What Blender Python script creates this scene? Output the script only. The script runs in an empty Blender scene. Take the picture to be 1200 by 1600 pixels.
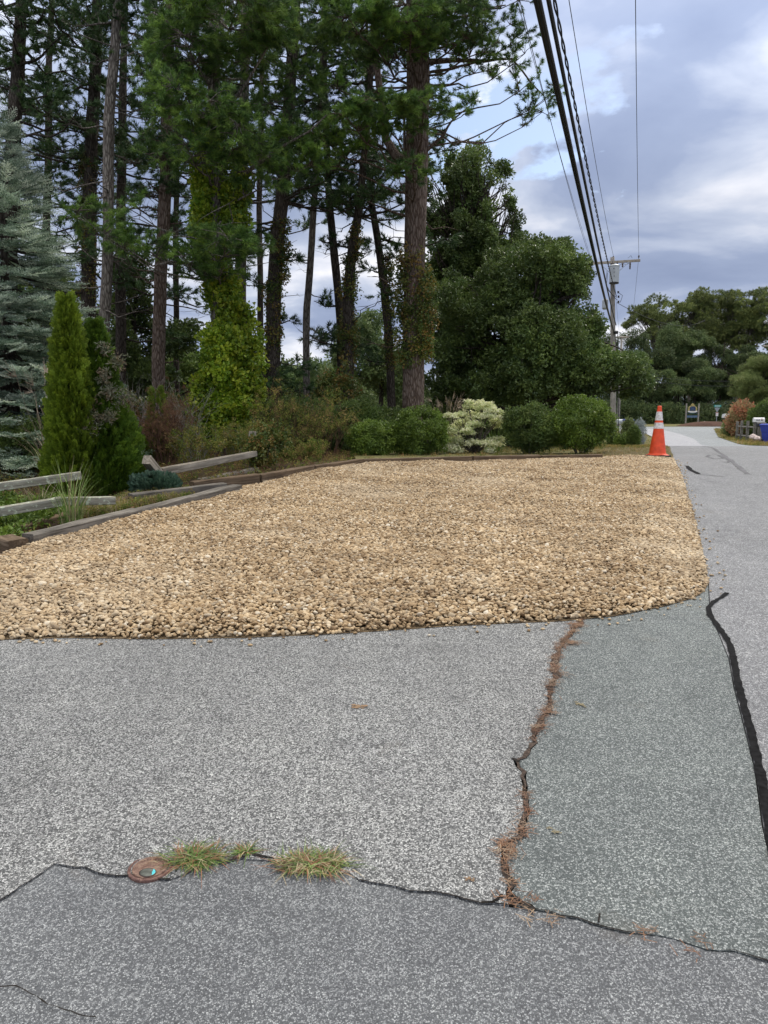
import bpy, bmesh, math, random
import numpy as np
from mathutils import Vector, Matrix, noise
from mathutils.geometry import tessellate_polygon

random.seed(11)
rng = np.random.default_rng(11)
R = math.radians
scene = bpy.context.scene
COL = scene.collection

# ------------------------------------------------------------------ camera
F = 1155.0                       # focal length in photo pixels (1200 x 1600)
PITCH = math.atan(150 / F)
EYE = 1.5
cam_data = bpy.data.cameras.new('camera')
cam = bpy.data.objects.new('camera', cam_data)
COL.objects.link(cam)
cam.location = (0, 0, EYE)
cam.rotation_euler = (math.pi / 2 - PITCH, 0, 0)
cam_data.sensor_fit = 'VERTICAL'
cam_data.sensor_height = 36.0
cam_data.lens = F * 36.0 / 1600.0
cam_data.clip_start = 0.05
cam_data.clip_end = 3000
scene.camera = cam

# ------------------------------------------------------------------ exposure
scene.view_settings.view_transform = 'Standard'
scene.view_settings.look = 'None'
scene.view_settings.exposure = 0.45
scene.view_settings.gamma = 1
scene.view_settings.use_curve_mapping = False

# ------------------------------------------------------------------ sun
SUN_EL, SUN_AZ = R(50), R(35)       # azimuth from +Y (view) towards +X
sd = bpy.data.lights.new('sun', 'SUN')
sd.energy = 1.5
sd.angle = R(12)
sd.color = (1.0, 0.94, 0.84)
sun = bpy.data.objects.new('sun', sd)
COL.objects.link(sun)
sdir = Vector((math.cos(SUN_EL) * math.sin(SUN_AZ), math.cos(SUN_EL) * math.cos(SUN_AZ), math.sin(SUN_EL)))
sun.rotation_euler = sdir.to_track_quat('Z', 'Y').to_euler()
sun.location = (0, 0, 60)

# ------------------------------------------------------------------ sky
world = bpy.data.worlds.new('World')
scene.world = world
world.use_nodes = True
wn, wl = world.node_tree.nodes, world.node_tree.links
wn.clear()
wo = wn.new('ShaderNodeOutputWorld')
bg1 = wn.new('ShaderNodeBackground')
bg2 = wn.new('ShaderNodeBackground')
mixs = wn.new('ShaderNodeMixShader')
sky = wn.new('ShaderNodeTexSky')
sky.sky_type = 'NISHITA'
sky.sun_disc = False
sky.sun_elevation = SUN_EL
sky.sun_rotation = SUN_AZ
bg1.inputs['Strength'].default_value = 0.11
wl.new(sky.outputs[0], bg1.inputs['Color'])
tc = wn.new('ShaderNodeTexCoord')
sep = wn.new('ShaderNodeSeparateXYZ')
wl.new(tc.outputs['Generated'], sep.inputs[0])
addz = wn.new('ShaderNodeMath'); addz.operation = 'ADD'; addz.inputs[1].default_value = 0.22
mx = wn.new('ShaderNodeMath'); mx.operation = 'MAXIMUM'; mx.inputs[1].default_value = 0.0
wl.new(sep.outputs['Z'], mx.inputs[0]); wl.new(mx.outputs[0], addz.inputs[0])
dx = wn.new('ShaderNodeMath'); dx.operation = 'DIVIDE'
dy = wn.new('ShaderNodeMath'); dy.operation = 'DIVIDE'
wl.new(sep.outputs['X'], dx.inputs[0]); wl.new(addz.outputs[0], dx.inputs[1])
wl.new(sep.outputs['Y'], dy.inputs[0]); wl.new(addz.outputs[0], dy.inputs[1])
comb = wn.new('ShaderNodeCombineXYZ')
wl.new(dx.outputs[0], comb.inputs[0]); wl.new(dy.outputs[0], comb.inputs[1])
mp = wn.new('ShaderNodeMapping'); mp.inputs['Location'].default_value = (1.9, 0.35, 0)
wl.new(comb.outputs[0], mp.inputs['Vector'])
n1 = wn.new('ShaderNodeTexNoise'); n1.inputs['Scale'].default_value = 1.7
n1.inputs['Detail'].default_value = 7; n1.inputs['Roughness'].default_value = 0.5
n1.inputs['Distortion'].default_value = 0.35
wl.new(mp.outputs[0], n1.inputs['Vector'])
rmp = wn.new('ShaderNodeValToRGB')
wl.new(n1.outputs['Fac'], rmp.inputs[0])
cr = rmp.color_ramp
cr.elements[0].position = 0.34; cr.elements[0].color = (0.27, 0.33, 0.49, 1)
cr.elements[1].position = 0.66; cr.elements[1].color = (0.95, 0.95, 1.0, 1)
e = cr.elements.new(0.46); e.color = (0.33, 0.395, 0.56, 1)
e = cr.elements.new(0.55); e.color = (0.52, 0.58, 0.72, 1)
zf = wn.new('ShaderNodeMapRange')
zf.inputs['From Min'].default_value = 0.42; zf.inputs['From Max'].default_value = 0.85
wl.new(sep.outputs['Z'], zf.inputs['Value'])
zm = wn.new('ShaderNodeMix'); zm.data_type = 'RGBA'
wl.new(zf.outputs[0], zm.inputs[0]); wl.new(rmp.outputs[0], zm.inputs[6]); zm.inputs[7].default_value = (0.66, 0.63, 0.60, 1)
wl.new(zm.outputs[2], bg2.inputs['Color'])
# overcast skies grow brighter towards the zenith
bz = wn.new('ShaderNodeMapRange')
bz.inputs['From Min'].default_value = 0.25; bz.inputs['From Max'].default_value = 1.0
bz.inputs['To Min'].default_value = 0.80; bz.inputs['To Max'].default_value = 2.3
wl.new(sep.outputs['Z'], bz.inputs['Value'])
wl.new(bz.outputs[0], bg2.inputs['Strength'])
# openings in the cloud where the blue shows
n2 = wn.new('ShaderNodeTexNoise'); n2.inputs['Scale'].default_value = 1.1
n2.inputs['Detail'].default_value = 6; n2.inputs['Roughness'].default_value = 0.55
mp2 = wn.new('ShaderNodeMapping'); mp2.inputs['Location'].default_value = (4.05, 2.2, 3.0)
wl.new(comb.outputs[0], mp2.inputs['Vector']); wl.new(mp2.outputs[0], n2.inputs['Vector'])
r2 = wn.new('ShaderNodeValToRGB')
r2.color_ramp.elements[0].position = 0.28; r2.color_ramp.elements[0].color = (0, 0, 0, 1)
r2.color_ramp.elements[1].position = 0.38; r2.color_ramp.elements[1].color = (1, 1, 1, 1)
hv = Vector(((770 - 600) / F, math.cos(PITCH) + (610 / F) * math.sin(PITCH), -math.sin(PITCH) + (610 / F) * math.cos(PITCH))).normalized()
hd = wn.new('ShaderNodeVectorMath'); hd.operation = 'DISTANCE'
wl.new(comb.outputs[0], hd.inputs[0]); hd.inputs[1].default_value = (hv.x / (hv.z + 0.22), hv.y / (hv.z + 0.22), 0)
hm = wn.new('ShaderNodeMath'); hm.operation = 'MULTIPLY_ADD'; hm.inputs[1].default_value = 1.1
hn = wn.new('ShaderNodeMath'); hn.operation = 'MULTIPLY_ADD'; hn.inputs[1].default_value = 1.2; hn.inputs[2].default_value = -0.50
n2.inputs['Scale'].default_value = 5.0
wl.new(n2.outputs['Fac'], hn.inputs[0]); wl.new(hd.outputs['Value'], hm.inputs[0]); wl.new(hn.outputs[0], hm.inputs[2])
wl.new(hm.outputs[0], r2.inputs[0])
wl.new(r2.outputs[0], mixs.inputs['Fac'])
wl.new(bg1.outputs[0], mixs.inputs[1]); wl.new(bg2.outputs[0], mixs.inputs[2])
wl.new(mixs.outputs[0], wo.inputs['Surface'])

# ------------------------------------------------------------------ the lie of the land
PROF = [(-40, -1.2), (-10, -0.45), (0, 0.0), (6, 0.33), (13.6, 0.74), (18, 0.68), (28, 0.36), (42, -0.03), (56, -0.02), (90, 0.25), (160, 0.6), (700, 1.0)]
PXS = np.array([p[0] for p in PROF], float); PZS = np.array([p[1] for p in PROF], float)
_h = np.diff(PXS); _d = np.diff(PZS) / _h
_m = np.zeros(len(PXS)); _m[0] = _d[0]; _m[-1] = _d[-1]
for _i in range(1, len(PXS) - 1):
    if _d[_i - 1] * _d[_i] > 0:
        w1 = 2 * _h[_i] + _h[_i - 1]; w2 = _h[_i] + 2 * _h[_i - 1]
        _m[_i] = (w1 + w2) / (w1 / _d[_i - 1] + w2 / _d[_i])
def G(y):
    """height of the paved ground at distance y (works on arrays)"""
    y = np.clip(y, PXS[0], PXS[-1] - 1e-6)
    i = np.clip(np.searchsorted(PXS, y, side='right') - 1, 0, len(_h) - 1)
    t = (y - PXS[i]) / _h[i]
    h00 = 2*t**3 - 3*t**2 + 1; h10 = t**3 - 2*t**2 + t; h01 = -2*t**3 + 3*t**2; h11 = t**3 - t**2
    return h00*PZS[i] + h10*_h[i]*_m[i] + h01*PZS[i+1] + h11*_h[i]*_m[i+1]

def ray(px, py):
    xc = (px - 600) / F; yc = (800 - py) / F
    return Vector((xc, math.cos(PITCH) + yc * math.sin(PITCH), -math.sin(PITCH) + yc * math.cos(PITCH)))
def W(px, py, d):
    """the point seen at a photo pixel on the plane y = d"""
    r = ray(px, py); t = d / r.y
    return Vector((r.x * t, d, EYE + r.z * t))
def gp(px, py, lift=0.0):
    """the ground point seen at a photo pixel"""
    r = ray(px, py)
    lo, t = 0.0, 0.3
    while t < 400:
        if EYE + r.z * t - float(G(r.y * t)) - lift < 0: break
        lo = t; t += 0.05 + t * 0.01
    hi = t
    for _ in range(30):
        mid = (lo + hi) / 2
        if EYE + r.z * mid - float(G(r.y * mid)) - lift < 0: hi = mid
        else: lo = mid
    return Vector((r.x * hi, r.y * hi, float(G(r.y * hi)) + lift))
def PPM(d):                       # photo pixels per metre near distance d
    return F / d

# ------------------------------------------------------------------ helpers
def tag(o, label=None, cat=None, group=None, kind=None):
    if label: o['label'] = label
    if cat: o['category'] = cat
    if group: o['group'] = group
    if kind: o['kind'] = kind
    return o
def link(o, parent=None):
    COL.objects.link(o)
    if parent is not None: o.parent = parent
    return o
def thing(name, label, cat, loc=(0, 0, 0), rz=0.0, group=None):
    o = bpy.data.objects.new(name, None)
    o.empty_display_size = 0.2
    o.location = loc; o.rotation_euler = (0, 0, rz)
    link(o)
    return tag(o, label, cat, group)
def kids(o): return [c for c in bpy.data.objects if c.parent == o]
def dup(root, loc, rz=None, label=None, scale=None):
    def cp(o, par):
        c = o.copy(); COL.objects.link(c)
        if par is not None: c.parent = par
        for k in kids_map.get(o.name, []): cp(k, c)
        return c
    kids_map = {}
    for o in list(COL.objects):
        if o.parent: kids_map.setdefault(o.parent.name, []).append(o)
    r = cp(root, None)
    r.location = loc
    if rz is not None: r.rotation_euler = (0, 0, rz)
    if label: r['label'] = label
    if scale: r.scale = scale
    return r

class MB:
    """collects shapes and links them as one mesh object"""
    def __init__(s): s.v = []; s.f = []; s.m = []; s.n = 0
    def add(s, vs, fs, m=0):
        b = s.n
        s.v.extend([tuple(map(float, p)) for p in vs]); s.n += len(vs)
        for f in fs: s.f.append([i + b for i in f])
        s.m.extend([m] * len(fs))
        return s
    def tube(s, pts, rad, n=8, caps=True, m=0, jit=0.0):
        pts = [Vector(p) for p in pts]; k = len(pts)
        if not hasattr(rad, '__len__'): rad = [rad] * k
        vs = []; prev = None
        for i in range(k):
            t = (pts[min(i + 1, k - 1)] - pts[max(i - 1, 0)])
            if t.length < 1e-9: t = Vector((0, 0, 1))
            t.normalize()
            if prev is None:
                ref = Vector((0, 0, 1)) if abs(t.z) < 0.9 else Vector((1, 0, 0))
                a = t.cross(ref).normalized()
            else:
                a = (prev - t * prev.dot(t)); a = a.normalized() if a.length > 1e-6 else t.orthogonal().normalized()
            prev = a; b = t.cross(a)
            for j in range(n):
                an = 2 * math.pi * j / n
                r = rad[i] * (1 + (random.uniform(-jit, jit) if jit else 0))
                vs.append(pts[i] + a * (r * math.cos(an)) + b * (r * math.sin(an)))
        fs = [[i*n + j, i*n + (j+1) % n, (i+1)*n + (j+1) % n, (i+1)*n + j] for i in range(k-1) for j in range(n)]
        if caps:
            fs.append(list(range(n))[::-1]); fs.append([(k-1)*n + j for j in range(n)])
        return s.add(vs, fs, m)
    def box(s, c, size, rot=None, m=0, jit=0.0):
        hx, hy, hz = [q / 2 for q in size]
        vs = [Vector((x, y, z)) for x in (-hx, hx) for y in (-hy, hy) for z in (-hz, hz)]
        if jit: vs = [v + Vector((random.uniform(-jit, jit), random.uniform(-jit, jit), random.uniform(-jit, jit))) for v in vs]
        if rot is not None: vs = [rot @ v for v in vs]
        vs = [v + Vector(c) for v in vs]
        return s.add(vs, [[0,1,3,2],[4,6,7,5],[0,4,5,1],[2,3,7,6],[0,2,6,4],[1,5,7,3]], m)
    def lathe(s, prof, c=(0, 0, 0), n=32, m=0, caps=True):
        vs = [(c[0] + r * math.cos(2*math.pi*j/n), c[1] + r * math.sin(2*math.pi*j/n), c[2] + z) for r, z in prof for j in range(n)]
        k = len(prof)
        fs = [[i*n + j, i*n + (j+1) % n, (i+1)*n + (j+1) % n, (i+1)*n + j] for i in range(k-1) for j in range(n)]
        if caps:
            fs.append(list(range(n))[::-1]); fs.append([(k-1)*n + j for j in range(n)])
        return s.add(vs, fs, m)
    def prism(s, outline, y0, y1, m=0):
        """outline in x, z extruded from y0 to y1"""
        n = len(outline)
        vs = [(x, y0, z) for x, z in outline] + [(x, y1, z) for x, z in outline]
        fs = [[i, (i+1) % n, n + (i+1) % n, n + i] for i in range(n)] + [list(range(n))[::-1], [n + i for i in range(n)]]
        return s.add(vs, fs, m)
    def build(s, name, mats, parent=None, smooth=False, bevel=0.0):
        me = bpy.data.meshes.new(name)
        me.from_pydata(s.v, [], s.f)
        mats = mats if isinstance(mats, (list, tuple)) else [mats]
        for mm in mats: me.materials.append(mm)
        if len(mats) > 1: me.polygons.foreach_set('material_index', s.m)
        if smooth: me.polygons.foreach_set('use_smooth', [True] * len(me.polygons))
        me.update()
        o = bpy.data.objects.new(name, me)
        link(o, parent)
        if bevel:
            b = o.modifiers.new('bevel', 'BEVEL'); b.width = bevel; b.segments = 2; b.limit_method = 'ANGLE'
        return o

def resample(pl, step):
    out = []
    for a, b in zip(pl[:-1], pl[1:]):
        a = np.array(a, float); b = np.array(b, float)
        L = np.linalg.norm(b - a); k = max(1, int(L / step))
        for i in range(k): out.append(tuple(a + (b - a) * i / k))
    out.append(tuple(pl[-1]))
    return out

# ------------------------------------------------------------------ materials
def new_mat(name):
    m = bpy.data.materials.new(name); m.use_nodes = True
    nt = m.node_tree; nt.nodes.clear()
    out = nt.nodes.new('ShaderNodeOutputMaterial')
    b = nt.nodes.new('ShaderNodeBsdfPrincipled')
    nt.links.new(b.outputs[0], out.inputs[0])
    return m, nt, b, out
def ramp(nt, src, stops, interp='LINEAR'):
    r = nt.nodes.new('ShaderNodeValToRGB'); r.color_ramp.interpolation = interp
    el = r.color_ramp.elements
    el[0].position = stops[0][0]; el[0].color = (*stops[0][1], 1)
    el[1].position = stops[-1][0]; el[1].color = (*stops[-1][1], 1)
    for p, c in stops[1:-1]:
        x = el.new(p); x.color = (*c, 1)
    nt.links.new(src, r.inputs[0])
    return r.outputs[0]
def tex(nt, kind, scale, vec=None, detail=4, rough=0.55, feature=None, dist=0.0, out='Fac'):
    t = nt.nodes.new('ShaderNodeTex' + kind)
    t.inputs['Scale'].default_value = scale
    if kind == 'Noise':
        t.inputs['Detail'].default_value = detail; t.inputs['Roughness'].default_value = rough
        t.inputs['Distortion'].default_value = dist
    if feature: t.feature = feature
    if vec is not None: nt.links.new(vec, t.inputs['Vector'])
    return t
def coords(nt, which='Object', scale=(1, 1, 1)):
    t = nt.nodes.new('ShaderNodeTexCoord')
    m = nt.nodes.new('ShaderNodeMapping'); m.inputs['Scale'].default_value = scale
    nt.links.new(t.outputs[which], m.inputs['Vector'])
    return m.outputs[0]
def mixc(nt, fac, a, b, mode='MIX'):
    x = nt.nodes.new('ShaderNodeMix'); x.data_type = 'RGBA'; x.blend_type = mode
    def put(s, v):
        if isinstance(v, (int, float)): s.default_value = v
        elif isinstance(v, tuple): s.default_value = (*v, 1)
        else: nt.links.new(v, s)
    put(x.inputs[0], fac); put(x.inputs[6], a); put(x.inputs[7], b)
    return x.outputs[2]
def math_(nt, op, a, b=None):
    x = nt.nodes.new('ShaderNodeMath'); x.operation = op
    for i, v in enumerate((a, b)):
        if v is None: continue
        if isinstance(v, (int, float)): x.inputs[i].default_value = v
        else: nt.links.new(v, x.inputs[i])
    return x.outputs[0]
def bump(nt, b, h, strength=0.5, dist=0.01):
    x = nt.nodes.new('ShaderNodeBump'); x.inputs['Strength'].default_value = strength
    x.inputs['Distance'].default_value = dist
    nt.links.new(h, x.inputs['Height']); nt.links.new(x.outputs[0], b.inputs['Normal'])

def plain(name, col, rough=0.6, metal=0.0, var=0.12, scale=6.0, spec=0.4):
    m, nt, b, _ = new_mat(name)
    v = coords(nt)
    n = tex(nt, 'Noise', scale, v, 6)
    lo = tuple(max(0, c * (1 - var * 1.6)) for c in col); hi = tuple(min(1, c * (1 + var)) for c in col)
    nt.links.new(ramp(nt, n.outputs[0], [(0.3, lo), (0.7, hi)]), b.inputs['Base Color'])
    b.inputs['Roughness'].default_value = rough; b.inputs['Metallic'].default_value = metal
    b.inputs['Specular IOR Level'].default_value = spec
    n2 = tex(nt, 'Noise', scale * 12, v, 3)
    bump(nt, b, n2.outputs[0], 0.15, 0.004)
    return m

def asphalt(name, binder, mid, pale, sc, pale_amt, tint_var=0.12):
    """worn asphalt: angular aggregate of three tones sunk in binder"""
    m, nt, b, _ = new_mat(name)
    v = coords(nt)
    wob = tex(nt, 'Noise', sc * 0.7, v, 2)
    vv = nt.nodes.new('ShaderNodeMixRGB'); vv.inputs[0].default_value = 0.0016
    nt.links.new(v, vv.inputs[1]); nt.links.new(wob.outputs['Color'], vv.inputs[2])
    vo = tex(nt, 'Voronoi', sc, vv.outputs[0]); vo.inputs['Randomness'].default_value = 1.0
    ve = tex(nt, 'Voronoi', sc, vv.outputs[0], feature='DISTANCE_TO_EDGE')
    sepc = nt.nodes.new('ShaderNodeSeparateColor'); nt.links.new(vo.outputs['Color'], sepc.inputs[0])
    stone = ramp(nt, sepc.outputs[0], [(0.0, tuple(c * 0.5 for c in mid)), (1 - pale_amt - 0.3, mid), (1 - pale_amt, tuple(a * 0.66 + c * 0.34 for a, c in zip(mid, pale))), (0.93, tuple(a * 0.3 + c * 0.7 for a, c in zip(mid, pale))), (1.0, pale)])
    edge = ramp(nt, ve.outputs['Distance'], [(0.02, (0, 0, 0)), (0.13, (1, 1, 1))])
    c1 = mixc(nt, edge, binder, stone)
    # a share of the cells is only binder
    holes = ramp(nt, sepc.outputs[1], [(0.16, (0, 0, 0)), (0.30, (1, 1, 1))])
    c2 = mixc(nt, holes, tuple(c * 1.35 for c in binder), c1)
    fine = tex(nt, 'Noise', sc * 2.2, v, 3, 0.7)
    c3 = mixc(nt, 0.5, c2, ramp(nt, fine.outputs[0], [(0.3, (0.55,) * 3), (0.7, (1.35,) * 3)]), 'MULTIPLY')
    big = tex(nt, 'Noise', 0.55, v, 6, 0.6)
    c4 = mixc(nt, 1.0, c3, ramp(nt, big.outputs[0], [(0.3, (1 - tint_var,) * 3), (0.7, (1 + tint_var,) * 3)]), 'MULTIPLY')
    mid_n = tex(nt, 'Noise', 5.0, v, 5, 0.65)
    c5 = mixc(nt, 1.0, c4, ramp(nt, mid_n.outputs[0], [(0.3, (0.9, 0.9, 0.91)), (0.7, (1.08, 1.08, 1.07))]), 'MULTIPLY')
    # dusty brown stains
    st = tex(nt, 'Noise', 1.7, v, 7, 0.65, dist=0.4)
    c6 = mixc(nt, ramp(nt, st.outputs[0], [(0.64, (0, 0, 0)), (0.78, (0.35,) * 3)]), c5, (0.20, 0.165, 0.12))
    vs_ = coords(nt, 'Object', (1.0, 0.35, 1.0))
    sk = tex(nt, 'Noise', 1.6, vs_, 7, 0.68, dist=0.8)
    c7 = mixc(nt, 1.0, c6, ramp(nt, sk.outputs[0], [(0.30, (0.80,) * 3), (0.42, (0.98,) * 3), (0.58, (1.0,) * 3), (0.72, (1.16, 1.155, 1.15))]), 'MULTIPLY')
    pt = tex(nt, 'Noise', 2.6, v, 8, 0.72, dist=1.2)
    c8 = mixc(nt, ramp(nt, pt.outputs[0], [(0.30, (0.55,) * 3), (0.38, (0, 0, 0))]), c7, tuple(c * 1.2 for c in binder))
    nt.links.new(c8, b.inputs['Base Color'])
    b.inputs['Roughness'].default_value = 0.82; b.inputs['Specular IOR Level'].default_value = 0.35
    hh = math_(nt, 'ADD', edge, math_(nt, 'MULTIPLY', fine.outputs[0], 0.8))
    hh2 = math_(nt, 'MULTIPLY', hh, holes)
    bump(nt, b, hh2, 0.55, 0.004)
    return m

M_FORE = asphalt('fine grey asphalt', (0.074, 0.078, 0.082), (0.160, 0.169, 0.177), (0.50, 0.52, 0.52), 225, 0.42)
M_DRIVE = asphalt('coarse pale asphalt', (0.060, 0.062, 0.062), (0.22, 0.225, 0.222), (0.70, 0.71, 0.69), 175, 0.52)
M_PATCH = asphalt('greenish grey asphalt', (0.066, 0.076, 0.075), (0.150, 0.172, 0.168), (0.54, 0.57, 0.555), 195, 0.42)
M_ROAD = asphalt('old road asphalt', (0.12, 0.123, 0.128), (0.25, 0.256, 0.265), (0.56, 0.57, 0.57), 135, 0.35, 0.08)
M_NEWROAD = asphalt('blue grey road asphalt', (0.16, 0.175, 0.18), (0.30, 0.325, 0.335), (0.5, 0.52, 0.52), 90, 0.2, 0.05)
M_PALELANE = asphalt('pale lane asphalt', (0.25, 0.255, 0.27), (0.40, 0.41, 0.43), (0.62, 0.62, 0.63), 90, 0.2, 0.05)
M_TAR = plain('black tar sealant', (0.009, 0.009, 0.0095), 0.85, var=0.6, scale=45, spec=0.10)
M_FADEDTAR = plain('worn tar line', (0.085, 0.085, 0.092), 0.7, var=0.3, scale=8)
M_CRACK = plain('dark crack dirt', (0.028, 0.025, 0.022), 0.95, var=0.6, scale=40, spec=0.1)

def soil(name, a, b_, c, sc=9.0):
    m, nt, b, _ = new_mat(name)
    v = coords(nt)
    n = tex(nt, 'Noise', sc, v, 9, 0.7)
    n2 = tex(nt, 'Noise', 0.9, v, 5, 0.6)
    c1 = ramp(nt, n.outputs[0], [(0.3, a), (0.52, b_), (0.72, c)])
    nt.links.new(mixc(nt, 1.0, c1, ramp(nt, n2.outputs[0], [(0.3, (0.75,) * 3), (0.7, (1.2,) * 3)]), 'MULTIPLY'), b.inputs['Base Color'])
    b.inputs['Roughness'].default_value = 0.95; b.inputs['Specular IOR Level'].default_value = 0.15
    bump(nt, b, n.outputs[0], 0.8, 0.04)
    return m
M_EARTH = soil('forest earth with litter', (0.03, 0.022, 0.013), (0.075, 0.055, 0.03), (0.11, 0.10, 0.045))
M_MULCH = soil('dark red mulch', (0.03, 0.017, 0.012), (0.085, 0.045, 0.032), (0.16, 0.09, 0.06), 22)
M_LAWN = soil('dry lawn soil', (0.08, 0.08, 0.03), (0.15, 0.14, 0.055), (0.26, 0.215, 0.11), 7)
M_GRAVELBED = soil('sandy gravel bed', (0.13, 0.09, 0.05), (0.27, 0.20, 0.12), (0.38, 0.29, 0.18), 60)

def wood(name, dark, midc, pale, lichen=0.0, axis_scale=(1.2, 26, 26)):
    m, nt, b, _ = new_mat(name)
    v = coords(nt, 'Object', axis_scale)
    n = tex(nt, 'Noise', 1.6, v, 9, 0.65, dist=0.6)
    c1 = ramp(nt, n.outputs[0], [(0.28, dark), (0.5, midc), (0.7, pale)])
    v2 = coords(nt)
    n2 = tex(nt, 'Noise', 3.0, v2, 6, 0.6)
    c2 = mixc(nt, 1.0, c1, ramp(nt, n2.outputs[0], [(0.3, (0.65,) * 3), (0.7, (1.25,) * 3)]), 'MULTIPLY')
    if lichen:
        n3 = tex(nt, 'Noise', 14.0, v2, 6, 0.7)
        c2 = mixc(nt, ramp(nt, n3.outputs[0], [(0.62 - lichen, (0, 0, 0)), (0.67 - lichen, (1, 1, 1))]), c2, (0.47, 0.52, 0.40))
    nt.links.new(c2, b.inputs['Base Color'])
    b.inputs['Roughness'].default_value = 0.9; b.inputs['Specular IOR Level'].default_value = 0.2
    bump(nt, b, n.outputs[0], 0.7, 0.012)
    return m
M_TIMBER = wood('weathered landscape timber', (0.05, 0.045, 0.038), (0.15, 0.135, 0.115), (0.27, 0.25, 0.215))
M_TIMBERB = wood('brown landscape timber', (0.05, 0.035, 0.022), (0.135, 0.095, 0.06), (0.25, 0.19, 0.13))
M_RAIL = wood('weathered split rail', (0.09, 0.075, 0.055), (0.30, 0.265, 0.21), (0.5, 0.45, 0.37))
M_RAILLICHEN = wood('split rail with lichen', (0.07, 0.065, 0.05), (0.26, 0.25, 0.20), (0.42, 0.41, 0.35), 0.09)
M_FENCE = wood('grey fence wood', (0.07, 0.065, 0.055), (0.17, 0.16, 0.14), (0.28, 0.27, 0.24))
M_POLE = wood('weathered utility pole', (0.12, 0.105, 0.09), (0.27, 0.25, 0.22), (0.42, 0.4, 0.36), 0, (30, 30, 0.8))
M_CROSSARM = wood('crossarm wood', (0.18, 0.15, 0.12), (0.38, 0.34, 0.28), (0.55, 0.5, 0.42))

def bark(name, dark, midc, pale, sc=1.0):
    m, nt, b, _ = new_mat(name)
    v = coords(nt, 'Object', (22 * sc, 22 * sc, 5 * sc))
    vo = tex(nt, 'Voronoi', 1.0, v, feature='DISTANCE_TO_EDGE')
    n = tex(nt, 'Noise', 1.3, v, 8, 0.7)
    v2 = coords(nt)
    n2 = tex(nt, 'Noise', 1.5, v2, 5)
    h = math_(nt, 'ADD', ramp(nt, vo.outputs['Distance'], [(0.0, (0, 0, 0)), (0.25, (0.6,) * 3)]), n.outputs[0])
    c1 = ramp(nt, math_(nt, 'MULTIPLY', h, 0.65), [(0.22, dark), (0.45, midc), (0.68, pale)])
    c2 = mixc(nt, 1.0, c1, ramp(nt, n2.outputs[0], [(0.3, (0.7,) * 3), (0.7, (1.25,) * 3)]), 'MULTIPLY')
    nt.links.new(c2, b.inputs['Base Color'])
    b.inputs['Roughness'].default_value = 0.95; b.inputs['Specular IOR Level'].default_value = 0.15
    bump(nt, b, h, 0.9, 0.03)
    return m
M_BARK_GREY = bark('grey pine bark', (0.05, 0.042, 0.034), (0.15, 0.13, 0.11), (0.27, 0.245, 0.21))
M_BARK_RED = bark('reddish pine bark', (0.045, 0.032, 0.025), (0.12, 0.085, 0.065), (0.21, 0.165, 0.135))
M_BARK_DARK = bark('dark tree bark', (0.022, 0.018, 0.014), (0.055, 0.045, 0.036), (0.10, 0.085, 0.07))
M_TWIG = plain('pale dead twigs', (0.30, 0.28, 0.25), 0.9, spec=0.1)
M_TWIGBROWN = plain('brown dead twigs', (0.14, 0.085, 0.06), 0.9, spec=0.1)

def foliage(name, cols, patch=0.7, transl=0.25, rough=0.6, spec=0.25, pscale=0.8):
    """leaf colour that varies from leaf cluster to leaf cluster and from bough to bough"""
    m, nt, b, out = new_mat(name)
    oi = nt.nodes.new('ShaderNodeObjectInfo')
    n = cols and len(cols)
    c = ramp(nt, oi.outputs['Random'], [(i / max(1, n - 1), cc) for i, cc in enumerate(cols)])
    nz = tex(nt, 'Noise', pscale, oi.outputs['Location'], 3, 0.6)
    lo = 1 - 0.35 * patch; hi = 1 + 0.45 * patch
    c2 = mixc(nt, 1.0, c, ramp(nt, nz.outputs[0], [(0.32, (lo, lo, lo * 1.05)), (0.68, (hi, hi, hi * 0.9))]), 'MULTIPLY')
    nt.links.new(c2, b.inputs['Base Color'])
    b.inputs['Roughness'].default_value = rough; b.inputs['Specular IOR Level'].default_value = spec
    if transl:
        t = nt.nodes.new('ShaderNodeBsdfTranslucent'); nt.links.new(c2, t.inputs['Color'])
        mx_ = nt.nodes.new('ShaderNodeMixShader'); mx_.inputs[0].default_value = transl
        nt.links.new(b.outputs[0], mx_.inputs[1]); nt.links.new(t.outputs[0], mx_.inputs[2])
        nt.links.new(mx_.outputs[0], out.inputs[0])
    return m

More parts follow.
